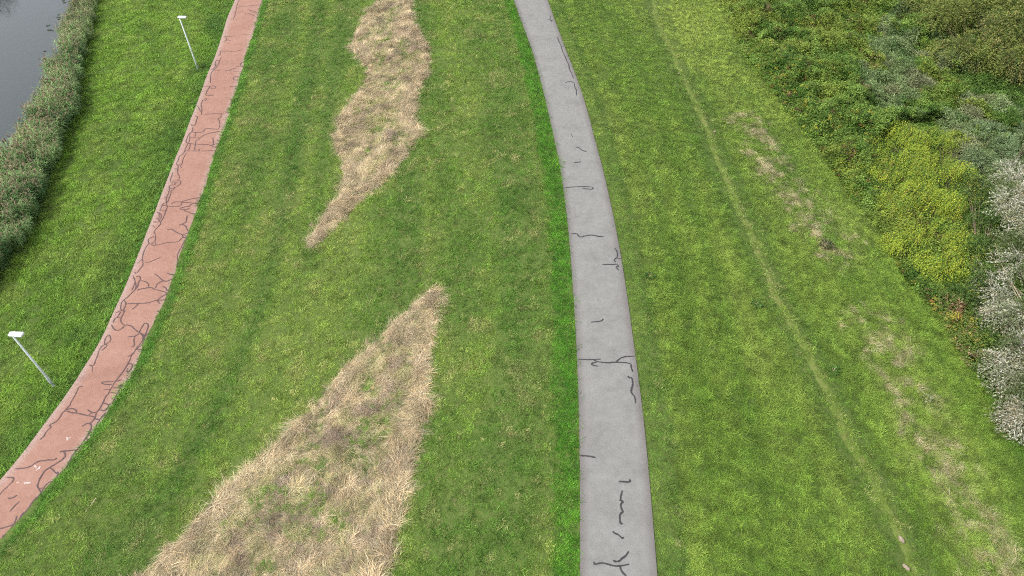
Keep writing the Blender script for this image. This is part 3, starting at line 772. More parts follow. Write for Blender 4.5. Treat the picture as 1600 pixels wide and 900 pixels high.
c = lerp(c, (0.200, 0.250, 0.045), 0.60 * beyond * sstep(38, 58, Y) * spread_out(n3, .25, .55))
c = lerp(c, DRYC, 0.5 * (rnd > 0.94))
c = lerp(c, (0.20, 0.185, 0.085), 0.5 * dryness)
low = meadow & ((trk < 0.75) | (step_shade > 0.5) | (Y > 30 + 10 * (n3 - .5) * 2) & (rnd < 0.55)) & ~(worn & (rnd < (0.9 * n2 - 0.05) * (0.15 + 0.85 * sstep(18, 30, Y))))
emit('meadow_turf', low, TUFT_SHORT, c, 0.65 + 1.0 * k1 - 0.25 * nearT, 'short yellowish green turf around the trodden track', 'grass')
tall = meadow & ~low & ~worn & (trk >= 0.6) & (rnd < 0.88)
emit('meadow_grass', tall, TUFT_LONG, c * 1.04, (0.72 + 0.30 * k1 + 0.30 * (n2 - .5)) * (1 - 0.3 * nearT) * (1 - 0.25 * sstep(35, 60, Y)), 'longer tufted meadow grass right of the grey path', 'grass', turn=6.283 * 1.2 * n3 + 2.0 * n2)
dry = meadow & (rnd < 0.30 * dryness)
emit('dry_meadow_grass', dry, TUFT_STRAW, lerp((0.18, 0.155, 0.08), (0.30, 0.26, 0.15), rng.random(len(X))), 0.60 + 0.3 * n1, 'streaks of dry straw coloured grass beside the trodden track', 'dry grass', turn=9 * n2)

# --- the two uncut patches of dead grass
def straw_patch(name, inside, poly, label, edge_w, flat, seed, flow0=0.0, holes=0.30):
    d = dist_poly(X, Y, poly)
    ragged = d > 0.22 * fbm(X, Y, 0.6, seed, 3) - 0.08
    edge = sstep(edge_w, 0.15, d)
    ang = 6.283 * 1.3 * (fbm(X, Y, 2.6, seed + 3, 2) - .5) + 1.6 * (n1 - .5)
    hollow = spread_out(fbm(X, Y, 0.95, seed + 5, 3), .47, .62) * (1 - edge)
    stray = ~inside & free & (d < 0.55) & (rnd < 0.05 * sstep(0.6, 0.0, d))
    m1 = (inside & ragged & (rnd < 0.96 - holes * hollow)) | stray
    lean = 0.30 + flat * (1 - edge) * (0.6 + 0.6 * n1)
    ang = ang + flow0
    t = rng.random(len(X))
    cc = 0.68 * lerp((0.265, 0.205, 0.120), (0.56, 0.450, 0.285), t)
    cc = lerp(cc, (0.140, 0.105, 0.080), (1 - 0.7 * edge) * 0.8 * spread_out(fbm(X, Y, 0.62, seed + 7, 3), .46, .64))
    cc = lerp(cc, (0.21, 0.205, 0.085), (1 - 0.8 * edge) * 0.6 * spread_out(fbm(X, Y, 0.55, seed + 9, 2), .50, .68))
    emit(name, m1, TUFT_STRAW, cc, (0.70 + 0.45 * n1) * (0.80 + 0.22 * edge) * (0.60 + 0.65 * spread_out(fbm(X, Y, 0.8, seed + 11, 2), .3, .6)), label, 'dry grass', turn=ang)
    m2 = inside & (rnd > 0.70) & ((hollow > 0.45) | (rnd > 0.96))
    g = lerp((0.065, 0.125, 0.018), (0.13, 0.19, 0.035), n1)
    emit('regrowing_grass', m2, TUFT_LONG, g, 0.40 + 0.4 * hollow + 0.2 * n1, 'green grass growing up through the ' + ('upper' if seed == 71 else 'lower') + ' dead straw patch', 'grass')
straw_patch('dead_grass_patch', inA, STRAW_A, 'upper wavy strip of tall dead straw coloured grass left uncut', 1.3, 0.25, 71, holes=0.25)
straw_patch('dead_grass_patch', inB, STRAW_B, 'lower wedge shaped patch of flattened dead straw coloured grass', 1.3, 0.55, 91)

# ------------------------------------------------------------------ reed bed along the canal
m, nt, n_, l_ = new_mat('reed_plume')
g = N(nt, 'ShaderNodeAttribute', attribute_name='shade', attribute_type='GEOMETRY')
finish(nt, mixc(nt, 1.0, (0.205, 0.165, 0.100), g.outputs['Color'], 'MULTIPLY'), 0.9, 0.1)
M_PLUME = m
def reed_clump(seed):
    r = np.random.default_rng(seed)
    V = []; F = []; S = []; MI = []
    def strip(c, sd, w, sh, mi):
        b = len(V); n = len(c)
        for k in range(n - 1):
            wk = w * (1 - 0.6 * (k / (n - 1)) ** 2) * (0.6 if k == 0 else 1)
            V.append(c[k] - sd * wk / 2); V.append(c[k] + sd * wk / 2)
        V.append(c[-1])
        S.extend([sh] * (2 * n - 1))
        for k in range(n - 2):
            F.append((b + 2 * k, b + 2 * k + 1, b + 2 * k + 3)); F.append((b + 2 * k, b + 2 * k + 3, b + 2 * k + 2)); MI.extend([mi, mi])
        F.append((b + 2 * n - 4, b + 2 * n - 3, b + 2 * n - 2)); MI.append(mi)
    for st in range(9):
        a = r.random() * 6.283; rad = 0.26 * math.sqrt(r.random())
        p = np.array((rad * math.cos(a), rad * math.sin(a), -0.1))
        H = 1.45 + 0.75 * r.random(); la = r.random() * 6.283; ll = 0.16 * r.random()
        top = p + np.array((math.cos(la) * ll * H, math.sin(la) * ll * H, H))
        sh = 0.75 + 0.5 * r.random()
        strip([p, (p + top) / 2, top], np.array((1.0, 0, 0)), 0.016, (sh, sh, sh), 0)
        for k in range(8):
            t = 0.30 + 0.66 * (k + r.random() * 0.6) / 8
            q = p + (top - p) * t
            a2 = r.random() * 6.283; L = 0.40 + 0.25 * r.random()
            o = np.array((math.cos(a2), math.sin(a2), 0)); sd = np.array((-math.sin(a2), math.cos(a2), 0))
            s2 = sh * (0.7 + 0.6 * r.random())
            strip([q, q + o * L * 0.42 + np.array((0, 0, L * 0.45)), q + o * L * 0.95 + np.array((0, 0, L * (0.42 - 0.35 * r.random())))], sd, 0.034, (s2, s2, s2 * 0.97), 0)
        if r.random() < 0.50:
            dr = r.random() * 6.283; dv = np.array((math.cos(dr), math.sin(dr), 0))
            for k in range(7):
                a3 = r.random() * 6.283; o = np.array((math.cos(a3), math.sin(a3), 0)) * 0.06 + dv * 0.10
                q = top - np.array((0, 0, 0.10)) + np.array((0, 0, 0.02 * k))
                s2 = 0.65 + 0.75 * r.random()
                strip([q, q + o * 0.7 + np.array((0, 0, 0.12)), q + o * 1.6 + np.array((0, 0, 0.17 - 0.10 * r.random()))], np.cross(o, (0, 0, 1)) / 0.12, 0.034, (s2, s2 * 0.98, s2), 1)
    me = mesh_np('reed_clump', np.array(V), np.array(F), None)
    me.materials.append(M_LEAFI); me.materials.append(M_PLUME)
    me.polygons.foreach_set('material_index', np.array(MI, np.int32))
    point_color(me, 'shade', np.array(S))
    return bpy.data.objects.new('reed_clump', me)
REEDS = [reed_clump(300 + i) for i in range(6)]
RX_, RY_ = grid_points(11, -60, -20, 14, 90)
so = np.argsort(reed_edge[:, 1])
ex = np.interp(RY_, reed_edge[so, 1], reed_edge[so, 0])
ru = RX_ - xc(RY_)
shore = -43.3 - shore_shift(RY_) + 0.8 * (fbm(RX_, RY_, 2.6, 201, 2) - .5) * 2
k = (RX_ < ex - 0.15 + 0.9 * (fbm(RX_, RY_, 1.2, 202, 2) - .5)) & (ru > shore) & (rng.random(len(RX_)) < 0.95)
RX_, RY_ = RX_[k], RY_[k]
RZ_ = np.maximum(height(RX_, RY_), WATER_Z - 0.3)
n = len(RX_)
tn = fbm(RX_, RY_, 1.6, 203, 3)
tint = lerp((0.070, 0.142, 0.045), (0.205, 0.310, 0.115), spread_out(tn, .32, .62)) * (0.55 + 0.95 * rng.random(n))[:, None]
tint = lerp(tint, (0.21, 0.175, 0.095), 0.65 * sstep(58, 72, RY_) * rng.random(n))
s = (0.70 + 0.50 * rng.random(n) + 0.35 * (fbm(RX_, RY_, 1.1, 207, 2) - .5)) * (1 - 0.28 * sstep(50, 68, RY_))
s *= 0.72 + 0.28 * sstep(0.0, 1.6, np.interp(RY_, reed_edge[so, 1], reed_edge[so, 0]) - RX_)
scatter('reed_bed', np.c_[RX_, RY_, RZ_], np.c_[(rng.random(n) - .5) * .25 + 0.06, (rng.random(n) - .5) * .25 - 0.10, rng.random(n) * 6.283], np.c_[s, s, s], tint, REEDS,
        'dense grey green reeds with brown plumes along the canal', 'reeds')

m, nt, n_, l_ = new_mat('dark_weed')
finish(nt, (0.025, 0.032, 0.020), 0.6, 0.3)
V = []; F = []
for px, py in [(75,40),(78,47),(83,48),(99,1),(101,4),(108,2),(110,8),(92,23),(92,27),(93,30),(70,80)]:
    x, y = flat_at(px, py, WATER_Z); b = len(V); r = 0.10 + 0.10 * random.Random(px * 7 + py).random()
    for k in range(7):
        t = 6.283 * k / 7; rr_ = r * (0.6 + 0.6 * random.Random(px + k * 31).random())
        V.append((x + rr_ * 1.4 * math.cos(t), y + rr_ * math.sin(t), WATER_Z + 0.015 + 0.03 * (k % 2)))
    V.append((x, y, WATER_Z + 0.05))
    for k in range(7): F.append((b + k, b + (k + 1) % 7, b + 7))
weed = obj('floating_weed', py_mesh('floating_weed', V, F, m)); tag(weed, 'dark floating weed tufts in the water off the reeds', 'water weed', kind='stuff')

# ------------------------------------------------------------------ scrub on the right
def sprig(kind, seed, n, L, W, rad, up):
    r = np.random.default_rng(seed)
    P = r.normal(size=(n, 3)); P /= np.linalg.norm(P, axis=1)[:, None]; P *= (rad * r.random(n) ** 0.5)[:, None]; P[:, 2] *= 0.6
    D = P / rad + r.normal(size=(n, 3)) * 0.6; D[:, 2] = D[:, 2] * 0.4 + up * (r.random(n) - 0.3)
    Nn = r.normal(size=(n, 3)) * 0.45 + (0, 0, 1)
    l = L * (0.7 + 0.6 * r.random(n)); w = W * (0.7 + 0.6 * r.random(n))
    V, F = leaf_quads(P, D, Nn, l, w)
    S = np.repeat(0.75 + 0.5 * r.random(n), 4)
    return proto(kind, seed, V, F, np.c_[S, S, S], [M_LEAFI])
BRAM = [sprig('bramble_sprig', 400 + i, 26, 0.105, 0.080, 0.27, 0.2) for i in range(5)]
HERB = [sprig('herb_sprig', 420 + i, 34, 0.17, 0.035, 0.26, 1.4) for i in range(5)]
def zone(px_poly, x, y, up): return in_poly(x, y, poly_at(px_poly, up))
BX, BY = grid_points(40, 14, 70, 12, 84)
BZ = height(BX, BY)
dE = dist_poly(BX, BY, be, False)
k = in_poly(BX, BY, BRUSH) & visible(BX, BY, BZ + 1, 90)
BX, BY, BZ, dE = BX[k], BY[k], BZ[k], dE[k]
lump = fbm(BX, BY, 3.4, 210, 3); lum2 = spread_out(fbm(BX, BY, 1.25, 214, 2), .30, .62)
top = (0.35 + 1.15 * sstep(0, 2.2, dE)) * (0.25 + 1.5 * lump) + 0.75 * (lum2 - .6) * sstep(0, 1.2, dE)
top = np.maximum(top, 0.12)
under = zone([(1345,235),(1400,190),(1480,180),(1505,250),(1600,200),(1640,400),(1640,640),(1560,560),(1500,470),(1430,440),(1385,360)], BX, BY, 0.8)
top = np.where(under, np.minimum(top, 0.45), top)
z_grey_h = zone([(1350,60),(1400,10),(1470,20),(1480,90),(1640,190),(1640,330),(1520,300),(1490,230),(1470,185),(1380,172),(1335,130)], BX, BY, 1.0)
z_nett = zone([(1480,118),(1530,105),(1600,130),(1640,150),(1640,190),(1560,168),(1500,150)], BX, BY, 0.8)
herb = z_grey_h & (fbm(BX, BY, 2.2, 216, 2) > 0.36)
top = np.where(herb, top * 0.85, top); top = np.where(z_nett, top * 0.6, top)
nb = len(BX)
zr = top * (1 - 0.55 * rng.random(nb) ** 2.2)
t1 = fbm(BX, BY, 0.8, 220, 2); t2 = fbm(BX, BY, 2.6, 223, 2)
tb = lerp((0.052, 0.105, 0.016), (0.135, 0.210, 0.040), spread_out(t1, .3, .7))
tb = lerp(tb, (0.165, 0.195, 0.030), 0.5 * spread_out(t2, .5, .7))
rb = rng.random(nb)
edge_col = sstep(5.0, 1.0, dE) * sstep(36, 46, BY) * sstep(62, 52, BY)
tb[rb < 0.06 + 0.08 * edge_col] = (0.27, 0.26, 0.035)
tb[(rb > 0.985 - 0.035 * edge_col)] = (0.17, 0.085, 0.04)
red_n = (fbm(BX, BY, 1.1, 230, 2) > 0.70) & (rb > 0.55)
tb[red_n] = (0.13, 0.085, 0.045)
tb = np.where(z_nett[:, None], lerp((0.055, 0.11, 0.02), (0.10, 0.165, 0.035), t1), tb)
th = lerp((0.075, 0.125, 0.040), (0.175, 0.235, 0.095), spread_out(t1, .3, .7)); th = lerp(th, (0.22, 0.19, 0.12), 0.45 * spread_out(t2, .55, .7))
def put(name, kmask, protos, tint, size, label, cat):
    i = np.where(kmask)[0]; n = len(i)
    s = size * (0.75 + 0.5 * rng.random(n)) * np.where(tint[i][:, 0] > tint[i][:, 1] * 1.02, 0.6, 1.0)
    scatter(name, np.c_[BX[i], BY[i], BZ[i] + zr[i]], np.c_[(rng.random(n) - .5) * .9, (rng.random(n) - .5) * .9, rng.random(n) * 6.283], np.c_[s, s, s], tint[i] * (1.1 * (0.5 + 1.0 * rng.random(n)))[:, None], protos, label, cat)
put('bramble_thicket', ~herb, BRAM, tb, 1.0, 'dense bramble thicket with yellow and reddish leaves along the meadow edge', 'brambles')
put('herb_thicket', herb, HERB, th, 1.15, 'grey green feathery tall herbs growing behind the brambles', 'tall herbs')

def bush(name, label, cat, foot, lobes, nleaf, L, W, palette, seed, droop=0.0, spray=5, twigs=None, weights=None, group=None, shell=0.62, bark=None, trunk_r=0.09, jit=0.16, flow=(0, 0, 0), sub=0, align=1.0):
    """lobes: (pixel x, pixel y, metres up, rx, ry, rz). A stem with a limb into each lobe, and a crown of separate leaves."""
    r = np.random.default_rng(seed)
    fx, fy = foot; fz = float(height(fx, fy))
    root = empty(name, (fx, fy, fz)); tag(root, label, cat, group)
    C = np.array([at1(a, b, u) for a, b, u, *_ in lobes]); R = np.array([q[3:6] for q in lobes], float)
    C0, R0 = C, R
    if sub:
        cs, rs = [], []
        for c_, r_ in zip(C, R):
            for q in range(sub):
                dv = r.normal(size=3); dv[2] = abs(dv[2]) * 0.8; dv /= np.linalg.norm(dv)
                cs.append(c_ + dv * r_ * (0.45 + 0.25 * r.random())); rs.append(r_ * (0.38 + 0.22 * r.random()))
        C, R = np.array(cs), np.array(rs); lobes = list(range(len(C)))
    vol = (R[:, 0] * R[:, 1] + R[:, 0] * R[:, 2] + R[:, 1] * R[:, 2]); pr = vol / vol.sum()
    ns = nleaf // spray
    li = r.choice(len(lobes), ns, p=pr)
    d = r.normal(size=(ns, 3)); d[:, 2] += 0.35; d /= np.linalg.norm(d, axis=1)[:, None]
    # uneven outline: each lobe swells and shrinks with direction
    w = 0.80 + 0.45 * fbm(d[:, 0] * 2.4 + li * 9.1, d[:, 1] * 2.4 + d[:, 2] * 2.0, 1.0, seed, 2)
    rad = (shell + (1 - shell) * r.random(ns) ** 0.5) * w
    P = C[li] + d * R[li] * rad[:, None]
    gnd = height(P[:, 0], P[:, 1]); P[:, 2] = np.maximum(P[:, 2], gnd + 0.06)
    sd = d * (1, 1, 0.7) + r.normal(size=(ns, 3)) * 0.28; sd[:, 2] -= droop * 0.5; sd = sd + np.array(flow); sd /= np.linalg.norm(sd, axis=1)[:, None]
    pal = np.array(palette)
    clump = fbm(P[:, 0] + P[:, 2], P[:, 1] - P[:, 2], 0.7, seed + 5, 2)
    cw = np.cumsum(weights if weights is not None else np.full(len(pal), 1 / len(pal)))
    mixn = fbm(P[:, 0] * 1.3 + P[:, 2], P[:, 1] * 1.3 - P[:, 2] * 0.7, 1.15, seed + 8, 2) if jit > 0.1 else fbm(P[:, 0] * 1.3 + P[:, 2], P[:, 1] * 1.3 - P[:, 2] * 0.7, 0.75, seed + 8, 2)
    rk = np.argsort(np.argsort(mixn + jit * r.normal(size=ns))) / ns
    pi = np.minimum(np.searchsorted(cw, rk), len(pal) - 1)
    col = pal[pi] * (1.4 * (0.70 + 0.35 * r.random(ns) + 0.5 * (clump - .3)))[:, None]
    PP = []; DD = []; NN = []; CC = []
    for k in range(spray):
        q = P + sd * (L * 0.60 * k) + r.normal(size=(ns, 3)) * 0.015; q[:, 2] -= droop * 0.022 * k * k
        side = np.cross(sd, (0, 0, 1.0)) * (1 if k % 2 else -1)
        PP.append(q); DD.append(sd + side * 0.75 * align + r.normal(size=(ns, 3)) * 0.35 * align); NN.append(d * 0.6 + r.normal(size=(ns, 3)) * 0.5 + (0, 0, 0.7)); CC.append(col * (0.85 + 0.3 * r.random(ns))[:, None])
    PP = np.concatenate(PP); DD = np.concatenate(DD); NN = np.concatenate(NN); CC = np.concatenate(CC)
    n = len(PP)
    V, F = leaf_quads(PP, DD, NN, L * (0.65 + 0.7 * r.random(n)), W * (0.65 + 0.7 * r.random(n)))
    me = mesh_np('crown', V - (fx, fy, fz), F, M_LEAF); point_color(me, 'tint', np.repeat(np.clip(CC, .004, .85), 4, axis=0))
    obj('crown', me, root)
    T = []
    for c, rr2 in zip(C0, R0):
        b = np.array((fx, fy, fz - 0.1)); e = c - (0, 0, rr2[2] * 0.1)
        j = r.normal(size=3) * 0.15
        T.append([(*(b - (fx, fy, fz)), trunk_r), (*(b * .6 + e * .4 + j - (fx, fy, fz)), trunk_r * .6), (*(e - (fx, fy, fz)), trunk_r * .22)])
        for q in range(4):
            dd = r.normal(size=3); dd[2] = abs(dd[2]) * 0.6; dd /= np.linalg.norm(dd)
            s0 = b * .5 + e * .5
            T.append([(*(s0 - (fx, fy, fz)), trunk_r * .3), (*(s0 * .5 + (c + dd * rr2 * 0.6) * .5 - (fx, fy, fz)), trunk_r * .2), (*(c + dd * rr2 * 0.7 - (fx, fy, fz)), trunk_r * .08)])
    V, F = tubes(T, 5)
    obj('trunk', py_mesh('trunk', V, F, bark or M_BARK), root)
    if twigs:
        for tw in twigs:
            pts = [np.array(at1(a, b, u)) - (fx, fy, fz) for a, b, u in tw]
            V, F = tubes([[(*p, 0.028 - 0.016 * i / (len(pts) - 1)) for i, p in enumerate(pts)]], 5)
            obj('bare_twig', py_mesh('bare_twig', V, F, M_TWIG), root)
    return root
def foot(px, py):
    x, y, z = at1(px, py); return (x, y)

GOLD = [(0.145, 0.170, 0.018), (0.090, 0.130, 0.018), (0.205, 0.205, 0.022), (0.058, 0.092, 0.015), (0.13, 0.09, 0.03)]
bush('creeper_mound', 'yellow green creeper covered shrub mound beside the meadow edge', 'shrub', foot(1470, 360),
     [(1362,235,.7,2.0,1.8,.8),(1340,262,.5,1.5,1.5,.6),(1425,205,.9,2.2,1.9,1.0),(1475,210,1.0,1.9,1.9,1.1),(1390,275,.7,2.0,1.8,.8),(1440,258,1.0,2.2,2.0,1.1),(1490,265,1.0,1.5,1.7,1.1),(1405,328,.65,1.9,1.7,.8),(1455,312,1.0,2.1,1.9,1.1),(1503,325,.9,1.4,1.6,1.0),(1428,375,.65,1.8,1.6,.85),(1478,365,.95,1.9,1.7,1.0),(1452,418,.6,1.5,1.4,.8),(1495,408,.8,1.4,1.5,.95),(1355,300,.4,1.5,1.4,.55),(1400,383,.4,1.3,1.2,.5)],
     110000, 0.10, 0.040, [(1.32 * c_[0], 1.40 * c_[1], 1.3 * c_[2]) for c_ in GOLD], 501, droop=1.0, spray=14, shell=0.82, flow=(-0.75, -0.55, -0.15), sub=4, align=0.55, jit=0.13, bark=M_DBARK, trunk_r=0.045, weights=[.34,.32,.14,.17,.03])
bush('dark_green_shrub', 'dark green shrub wedged between the yellow mound and the silver tree', 'shrub', foot(1530, 470),
     [(1525,300,.9,1.2,1.4,1.1),(1545,345,.9,1.1,1.3,1.1),(1520,395,.8,1.1,1.2,1.0),(1530,440,.9,1.1,1.1,1.0),(1505,462,.6,1.0,1.0,.8),(1535,500,.6,.9,.9,.8),(1548,545,.5,.7,.8,.7)],
     19000, 0.11, 0.055, [(0.045, 0.085, 0.018), (0.075, 0.12, 0.024), (0.03, 0.06, 0.014), (0.15, 0.17, 0.03)], 511, droop=0.4, weights=[.4,.34,.2,.06], sub=4, shell=0.6)
bush('olive_willow', 'big olive brown willow in the top right corner', 'tree', foot(1560, 150),
     [(1475,35,2.2,2.6,2.6,2.0),(1530,5,3.0,3.0,3.0,2.4),(1585,30,3.2,2.8,2.8,2.4),(1560,75,2.4,2.8,2.6,2.2),(1500,85,1.7,2.2,2.2,1.8),(1600,100,2.0,2.4,2.2,2.0),(1450,5,2.2,2.0,2.2,1.8),(1640,40,3.0,3,3,2.4),(1570,-40,3.2,3.4,3.2,2.6),(1490,-30,2.8,2.6,2.6,2.2)],
     78000, 0.19, 0.065, [(0.098, 0.122, 0.026), (0.132, 0.145, 0.035), (0.065, 0.095, 0.022), (0.15, 0.13, 0.045), (0.045, 0.060, 0.018)], 521, droop=0.6, spray=6, weights=[.34,.24,.22,.08,.12], trunk_r=0.13, shell=0.6, bark=M_DBARK, sub=6)
bush('grey_green_willow_bush', 'soft grey green willow bush behind the yellow mound', 'shrub', foot(1560, 290),
     [(1540,215,.9,1.7,1.6,1.1),(1575,240,.9,1.7,1.6,1.1),(1530,255,.8,1.4,1.4,1.0),(1560,280,.8,1.3,1.3,1.0),(1605,215,1.0,1.8,1.7,1.2)],
     20000, 0.14, 0.035, [(0.10, 0.15, 0.065), (0.15, 0.195, 0.095), (0.07, 0.105, 0.045), (0.13, 0.17, 0.04)], 531, droop=0.2, weights=[.35,.3,.25,.1], sub=4)
SILV = [(0.052, 0.075, 0.022), (0.105, 0.122, 0.058), (0.185, 0.190, 0.130), (0.31, 0.30, 0.24), (0.18, 0.15, 0.09)]
bush('silver_willow', 'upper silver leaved tree with bare pale twigs at the right edge', 'tree', foot(1645, 480),
     [(1598,285,2.9,1.3,1.5,1.3),(1588,325,2.8,1.2,1.4,1.2),(1620,350,3.2,1.6,1.6,1.5),(1583,385,2.2,1.0,1.2,1.0),(1600,420,2.0,1.2,1.2,1.1),(1556,438,1.2,.85,.9,.65),(1566,474,1.3,.9,.9,.75),(1640,290,3.4,1.8,1.8,1.6)],
     26000, 0.16, 0.046, SILV, 541, droop=0.25, spray=8, weights=[.20,.23,.27,.23,.07], jit=0.12, sub=5, align=0.7, shell=0.5,
     twigs=[[(1597,470,.8),(1580,440,1.5),(1564,412,1.8),(1555,380,2.1)],[(1590,465,.9),(1572,430,1.4),(1562,405,1.7)],[(1570,447,.7),(1548,428,1.1),(1530,410,1.3),(1524,400,1.4)],[(1562,420,1.1),(1550,398,1.5),(1543,378,1.7)]], bark=M_TWIG)
bush('silver_willow', 'lower silver leaved tree leaning over the meadow at the right edge', 'tree', foot(1640, 650),
     [(1590,500,2.0,1.0,1.0,.9),(1556,500,1.1,.6,.7,.5),(1562,572,1.4,.75,.9,.75),(1597,545,2.0,1.0,1.1,1.0),(1585,600,1.4,.85,.9,.8),(1602,640,1.2,.9,.9,.85),(1590,655,.7,.55,.6,.5),(1625,590,2.2,1.4,1.3,1.3)],
     25000, 0.16, 0.046, SILV, 551, droop=0.6, spray=8, weights=[.24,.23,.27,.19,.07], jit=0.12, sub=5, align=0.7, shell=0.5, bark=M_TWIG)
bush('autumn_bush', 'small bush with orange and red leaves at the foot of the dark shrub', 'shrub', foot(1508, 530),
     [(1482,478,.35,.75,.75,.5),(1500,510,.35,.7,.7,.5),(1515,540,.35,.65,.65,.5),(1530,565,.3,.6,.6,.4)],
     6500, 0.10, 0.06, [(0.20, 0.10, 0.035), (0.22, 0.19, 0.03), (0.08, 0.115, 0.025), (0.19, 0.13, 0.075), (0.13, 0.06, 0.035)], 561, weights=[.03,.14,.66,.12,.05], trunk_r=0.03)
bush('far_bank_tree', 'dark willow on the far canal bank, seen only mirrored in the water', 'tree', (-69.0, 90.5),
     [(*[float(v) for v in project(x_, y_, float(height(x_, y_)) + u_)[:2]], u_, r_, r_, r_) for x_, y_, u_, r_ in ((-68.6, 90.2, 5.4, 2.2), (-70.5, 91.0, 4.4, 2.4), (-69.2, 92.8, 4.6, 2.3), (-68.0, 89.6, 3.2, 1.7), (-71.5, 89.5, 3.4, 2.2))],
     12000, 0.2, 0.08, [(0.05, 0.06, 0.018), (0.08, 0.075, 0.02)], 571, droop=0.4, trunk_r=0.2)

# ------------------------------------------------------------------ lamp posts beside the red path
def lamp_post(px, py, H, label, rot):
    x, y, z = at1(px, py)
    root = empty('lamp_post', (x, y, z)); tag(root, label, 'lamp post', 'lamp posts along the red path')
    V, F = tubes([[(0, 0, -0.2, 0.07), (0, 0, 0.9, 0.07), (0, 0, 0.95, 0.06), (0, 0, H - 0.02, 0.042)]], 14)
    obj('pole', py_mesh('pole', V, F, M_STEEL, True), root)
    V, F = tubes([[(0, 0, -0.05, 0.10), (0, 0, 0.05, 0.10), (0, 0, 0.09, 0.075)]], 14)
    obj('base_collar', py_mesh('base_collar', V, F, M_STEEL), root)
    V = [(a, b, c) for c in (0.35, 0.75) for a, b in ((-.035, -.085), (.035, -.085), (.035, -.055), (-.035, -.055))]
    obj('service_door', py_mesh('service_door', V, [(3, 2, 1, 0), (4, 5, 6, 7), (0, 1, 5, 4), (1, 2, 6, 5), (2, 3, 7, 6), (3, 0, 4, 7)], M_STEEL), root)
    ca, sa = math.cos(rot), math.sin(rot)
    def turn(V): return [(a * ca - b * sa, a * sa + b * ca, c) for a, b, c in V]
    V, F = tubes([[(-0.06, 0, H, 0.055), (0.10, 0, H + 0.03, 0.05)]], 10)
    obj('bracket', py_mesh('bracket', turn(V), F, M_STEEL), root)
    prof = [(-0.10, .10), (-0.07, .13), (0.10, .15), (0.56, .15), (0.61, .14), (0.62, .11)]
    V = []; F = []
    for zz, k in ((H - 0.005, 1.0), (H + 0.055, 1.0), (H + 0.085, 0.80)):
        ring = [(a, w * k) for a, w in prof] + [(a, -w * k) for a, w in reversed(prof)]
        for a, w in ring: V.append((0.26 + (a - 0.26) * (1 if k == 1 else 0.94), w, zz))
    n = 12
    for s in range(2):
        for i in range(n): F.append((s * n + i, s * n + (i + 1) % n, (s + 1) * n + (i + 1) % n, (s + 1) * n + i))
    F.append(tuple(range(2 * n, 3 * n))); F.append(tuple(range(n - 1, -1, -1)))
    head = obj('lamp_head', py_mesh('lamp_head', turn(V), F, M_HEAD), root)
    V = [(a, b, c) for c in (H - 0.02, H - 0.007) for a, b in ((0.14, -.10), (0.52, -.10), (0.52, .10), (0.14, .10))]
    F = [(3, 2, 1, 0), (4, 5, 6, 7), (0, 1, 5, 4), (1, 2, 6, 5), (2, 3, 7, 6), (3, 0, 4, 7)]
    obj('lens', py_mesh('lens', turn(V), F, M_LENS), head)
    return x, y
LAMPS = [lamp_post(309, 107, 4.7, 'farther lamp post, slim and grey with a white head, near the top', -0.10),
         lamp_post(84.5, 603, 4.4, 'nearer lamp post, slim and grey with a white head, at the left edge', -0.06)]
for i, (lx, ly) in enumerate(LAMPS):
    r = np.random.default_rng(600 + i); n = 42
    a = r.random(n) * 6.283; d = 0.75 * np.sqrt(r.random(n))
    qx = lx + 0.25 + d * np.cos(a) * 0.9; qy = ly - 0.2 + d * np.sin(a) * 1.3
    s = 0.6 + 0.5 * r.random(n)
    scatter('unmown_tuft', np.c_[qx, qy, height(qx, qy)], np.c_[(r.random((n, 2)) - .5) * .4, r.random(n) * 6.283], np.c_[s, s, s], np.array((0.055, 0.115, 0.02)) * (0.7 + 0.6 * r.random(n))[:, None], TUFT_LONG,
            'darker unmown grass round the foot of the ' + ('farther' if i == 0 else 'nearer') + ' lamp post', 'grass')

# ------------------------------------------------------------------ weeds, stones, a stalk
def weed_plant(px, py, r0, n, L, W, cols, label, seed, up=0.5):
    r = np.random.default_rng(seed)
    x, y, z = at1(px, py)
    a = r.random(n) * 6.283; d = r0 * np.sqrt(r.random(n))
    P = np.c_[d * np.cos(a) * .6, d * np.sin(a) * .6, 0.05 + 0.32 * r.random(n) * up]
    D = np.c_[np.cos(a), np.sin(a), up * r.random(n) * 1.4]
    V, F = leaf_quads(P, D, r.normal(size=(n, 3)) * .3 + (0, 0, 1), L * (.6 + .7 * r.random(n)), W * (.6 + .7 * r.random(n)))
    C = np.array(cols)[r.integers(0, len(cols), n)] * (.75 + .5 * r.random(n))[:, None]
    root = empty('weed_plant', (x, y, z)); tag(root, label, 'weed', 'broad leaved weeds in the meadow')
    me = mesh_np('leaves', V, F, M_LEAF); point_color(me, 'tint', np.repeat(C, 4, axis=0)); obj('leaves', me, root)
    V, F = tubes([[(0, 0, -.05, .02), (0.02, 0, .3 * up + .15, .012)], [(0, 0, 0, .015), (-.1, .05, .25 * up + .1, .008)]], 5)
    obj('stem', py_mesh('stem', V, F, M_TWIG), root)
weed_plant(1289, 386, 0.5, 90, .20, .09, [(.04,.055,.02),(.07,.06,.035),(.05,.075,.02)], 'dark brownish dock plant in the dry streak near the brambles', 701, 1.1)
weed_plant(1302, 580, 0.42, 46, .20, .08, [(.045,.105,.018),(.075,.15,.025)], 'dark green leafy weed just right of the trodden track', 702, .5)
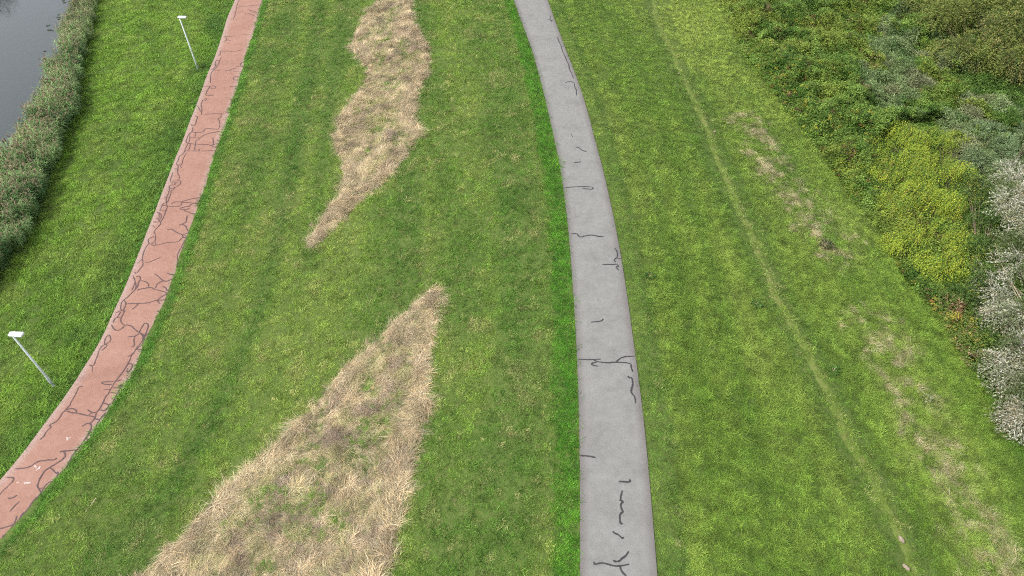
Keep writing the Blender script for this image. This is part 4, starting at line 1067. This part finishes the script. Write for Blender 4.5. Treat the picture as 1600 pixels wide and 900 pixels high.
weed_plant(1181, 478, 0.40, 50, .20, .09, [(.035,.085,.015),(.055,.11,.02)], 'dark green weed left of the trodden track', 703, .4)
weed_plant(1016, 432, 0.38, 40, .20, .08, [(.03,.07,.015),(.045,.085,.018)], 'dark low weed near the right edge of the grey path', 704, .3)
weed_plant(1446, 624, 0.26, 30, .20, .09, [(.22,.23,.13),(.13,.17,.06)], 'small pale grey leaved weed in the lower dry streak', 705, .5)
def stone(px, py, sx_, sy_, sz_, label, seed, rot=0.0):
    r = np.random.default_rng(seed); x, y, z = at1(px, py, 0.1)
    V = []; F = []
    nu, nv = 10, 6
    for j in range(nv + 1):
        ph = math.pi * j / nv
        for i in range(nu):
            th = 6.283 * i / nu
            k = 0.75 + 0.5 * float(vnoise(3 * math.cos(th) + seed, 3 * math.sin(th) + 2 * math.cos(ph), seed))
            a, b = sx_ * k * math.sin(ph) * math.cos(th), sy_ * k * math.sin(ph) * math.sin(th)
            V.append((a * math.cos(rot) - b * math.sin(rot), a * math.sin(rot) + b * math.cos(rot), sz_ * k * math.cos(ph)))
    for j in range(nv):
        for i in range(nu): F.append((j * nu + i, (j + 1) * nu + i, (j + 1) * nu + (i + 1) % nu, j * nu + (i + 1) % nu))
    o = obj('stone', py_mesh('stone', V, F, M_STONE)); o.location = (x, y, z + sz_ * .2); tag(o, label, 'stone', 'pale stones along the trodden track')
stone(1408, 843, .075, .17, .10, 'pale pinkish stone at the lower end of the trodden track', 3, .25)
stone(1416, 887, .08, .16, .09, 'pale stone nearest the bottom edge beside the track', 5, .6)
stone(1060, 115, .06, .07, .06, 'small white stone high up on the trodden track', 8)
stone(1117, 206, .09, .09, .07, 'pale stone right of the track beside the upper dry streak', 11)
a = at1(133.5, 800, .12); b = at1(150, 778, .2)
V, F = tubes([[(*a, .013), ((a[0] + b[0]) / 2 + .03, (a[1] + b[1]) / 2, (a[2] + b[2]) / 2 + .02, .013), (*b, .02)]], 5)
o = obj('dry_stalk', py_mesh('dry_stalk', V, F, M_TWIG)); tag(o, 'single pale dry stalk lying in the mown grass near the red path', 'stalk')
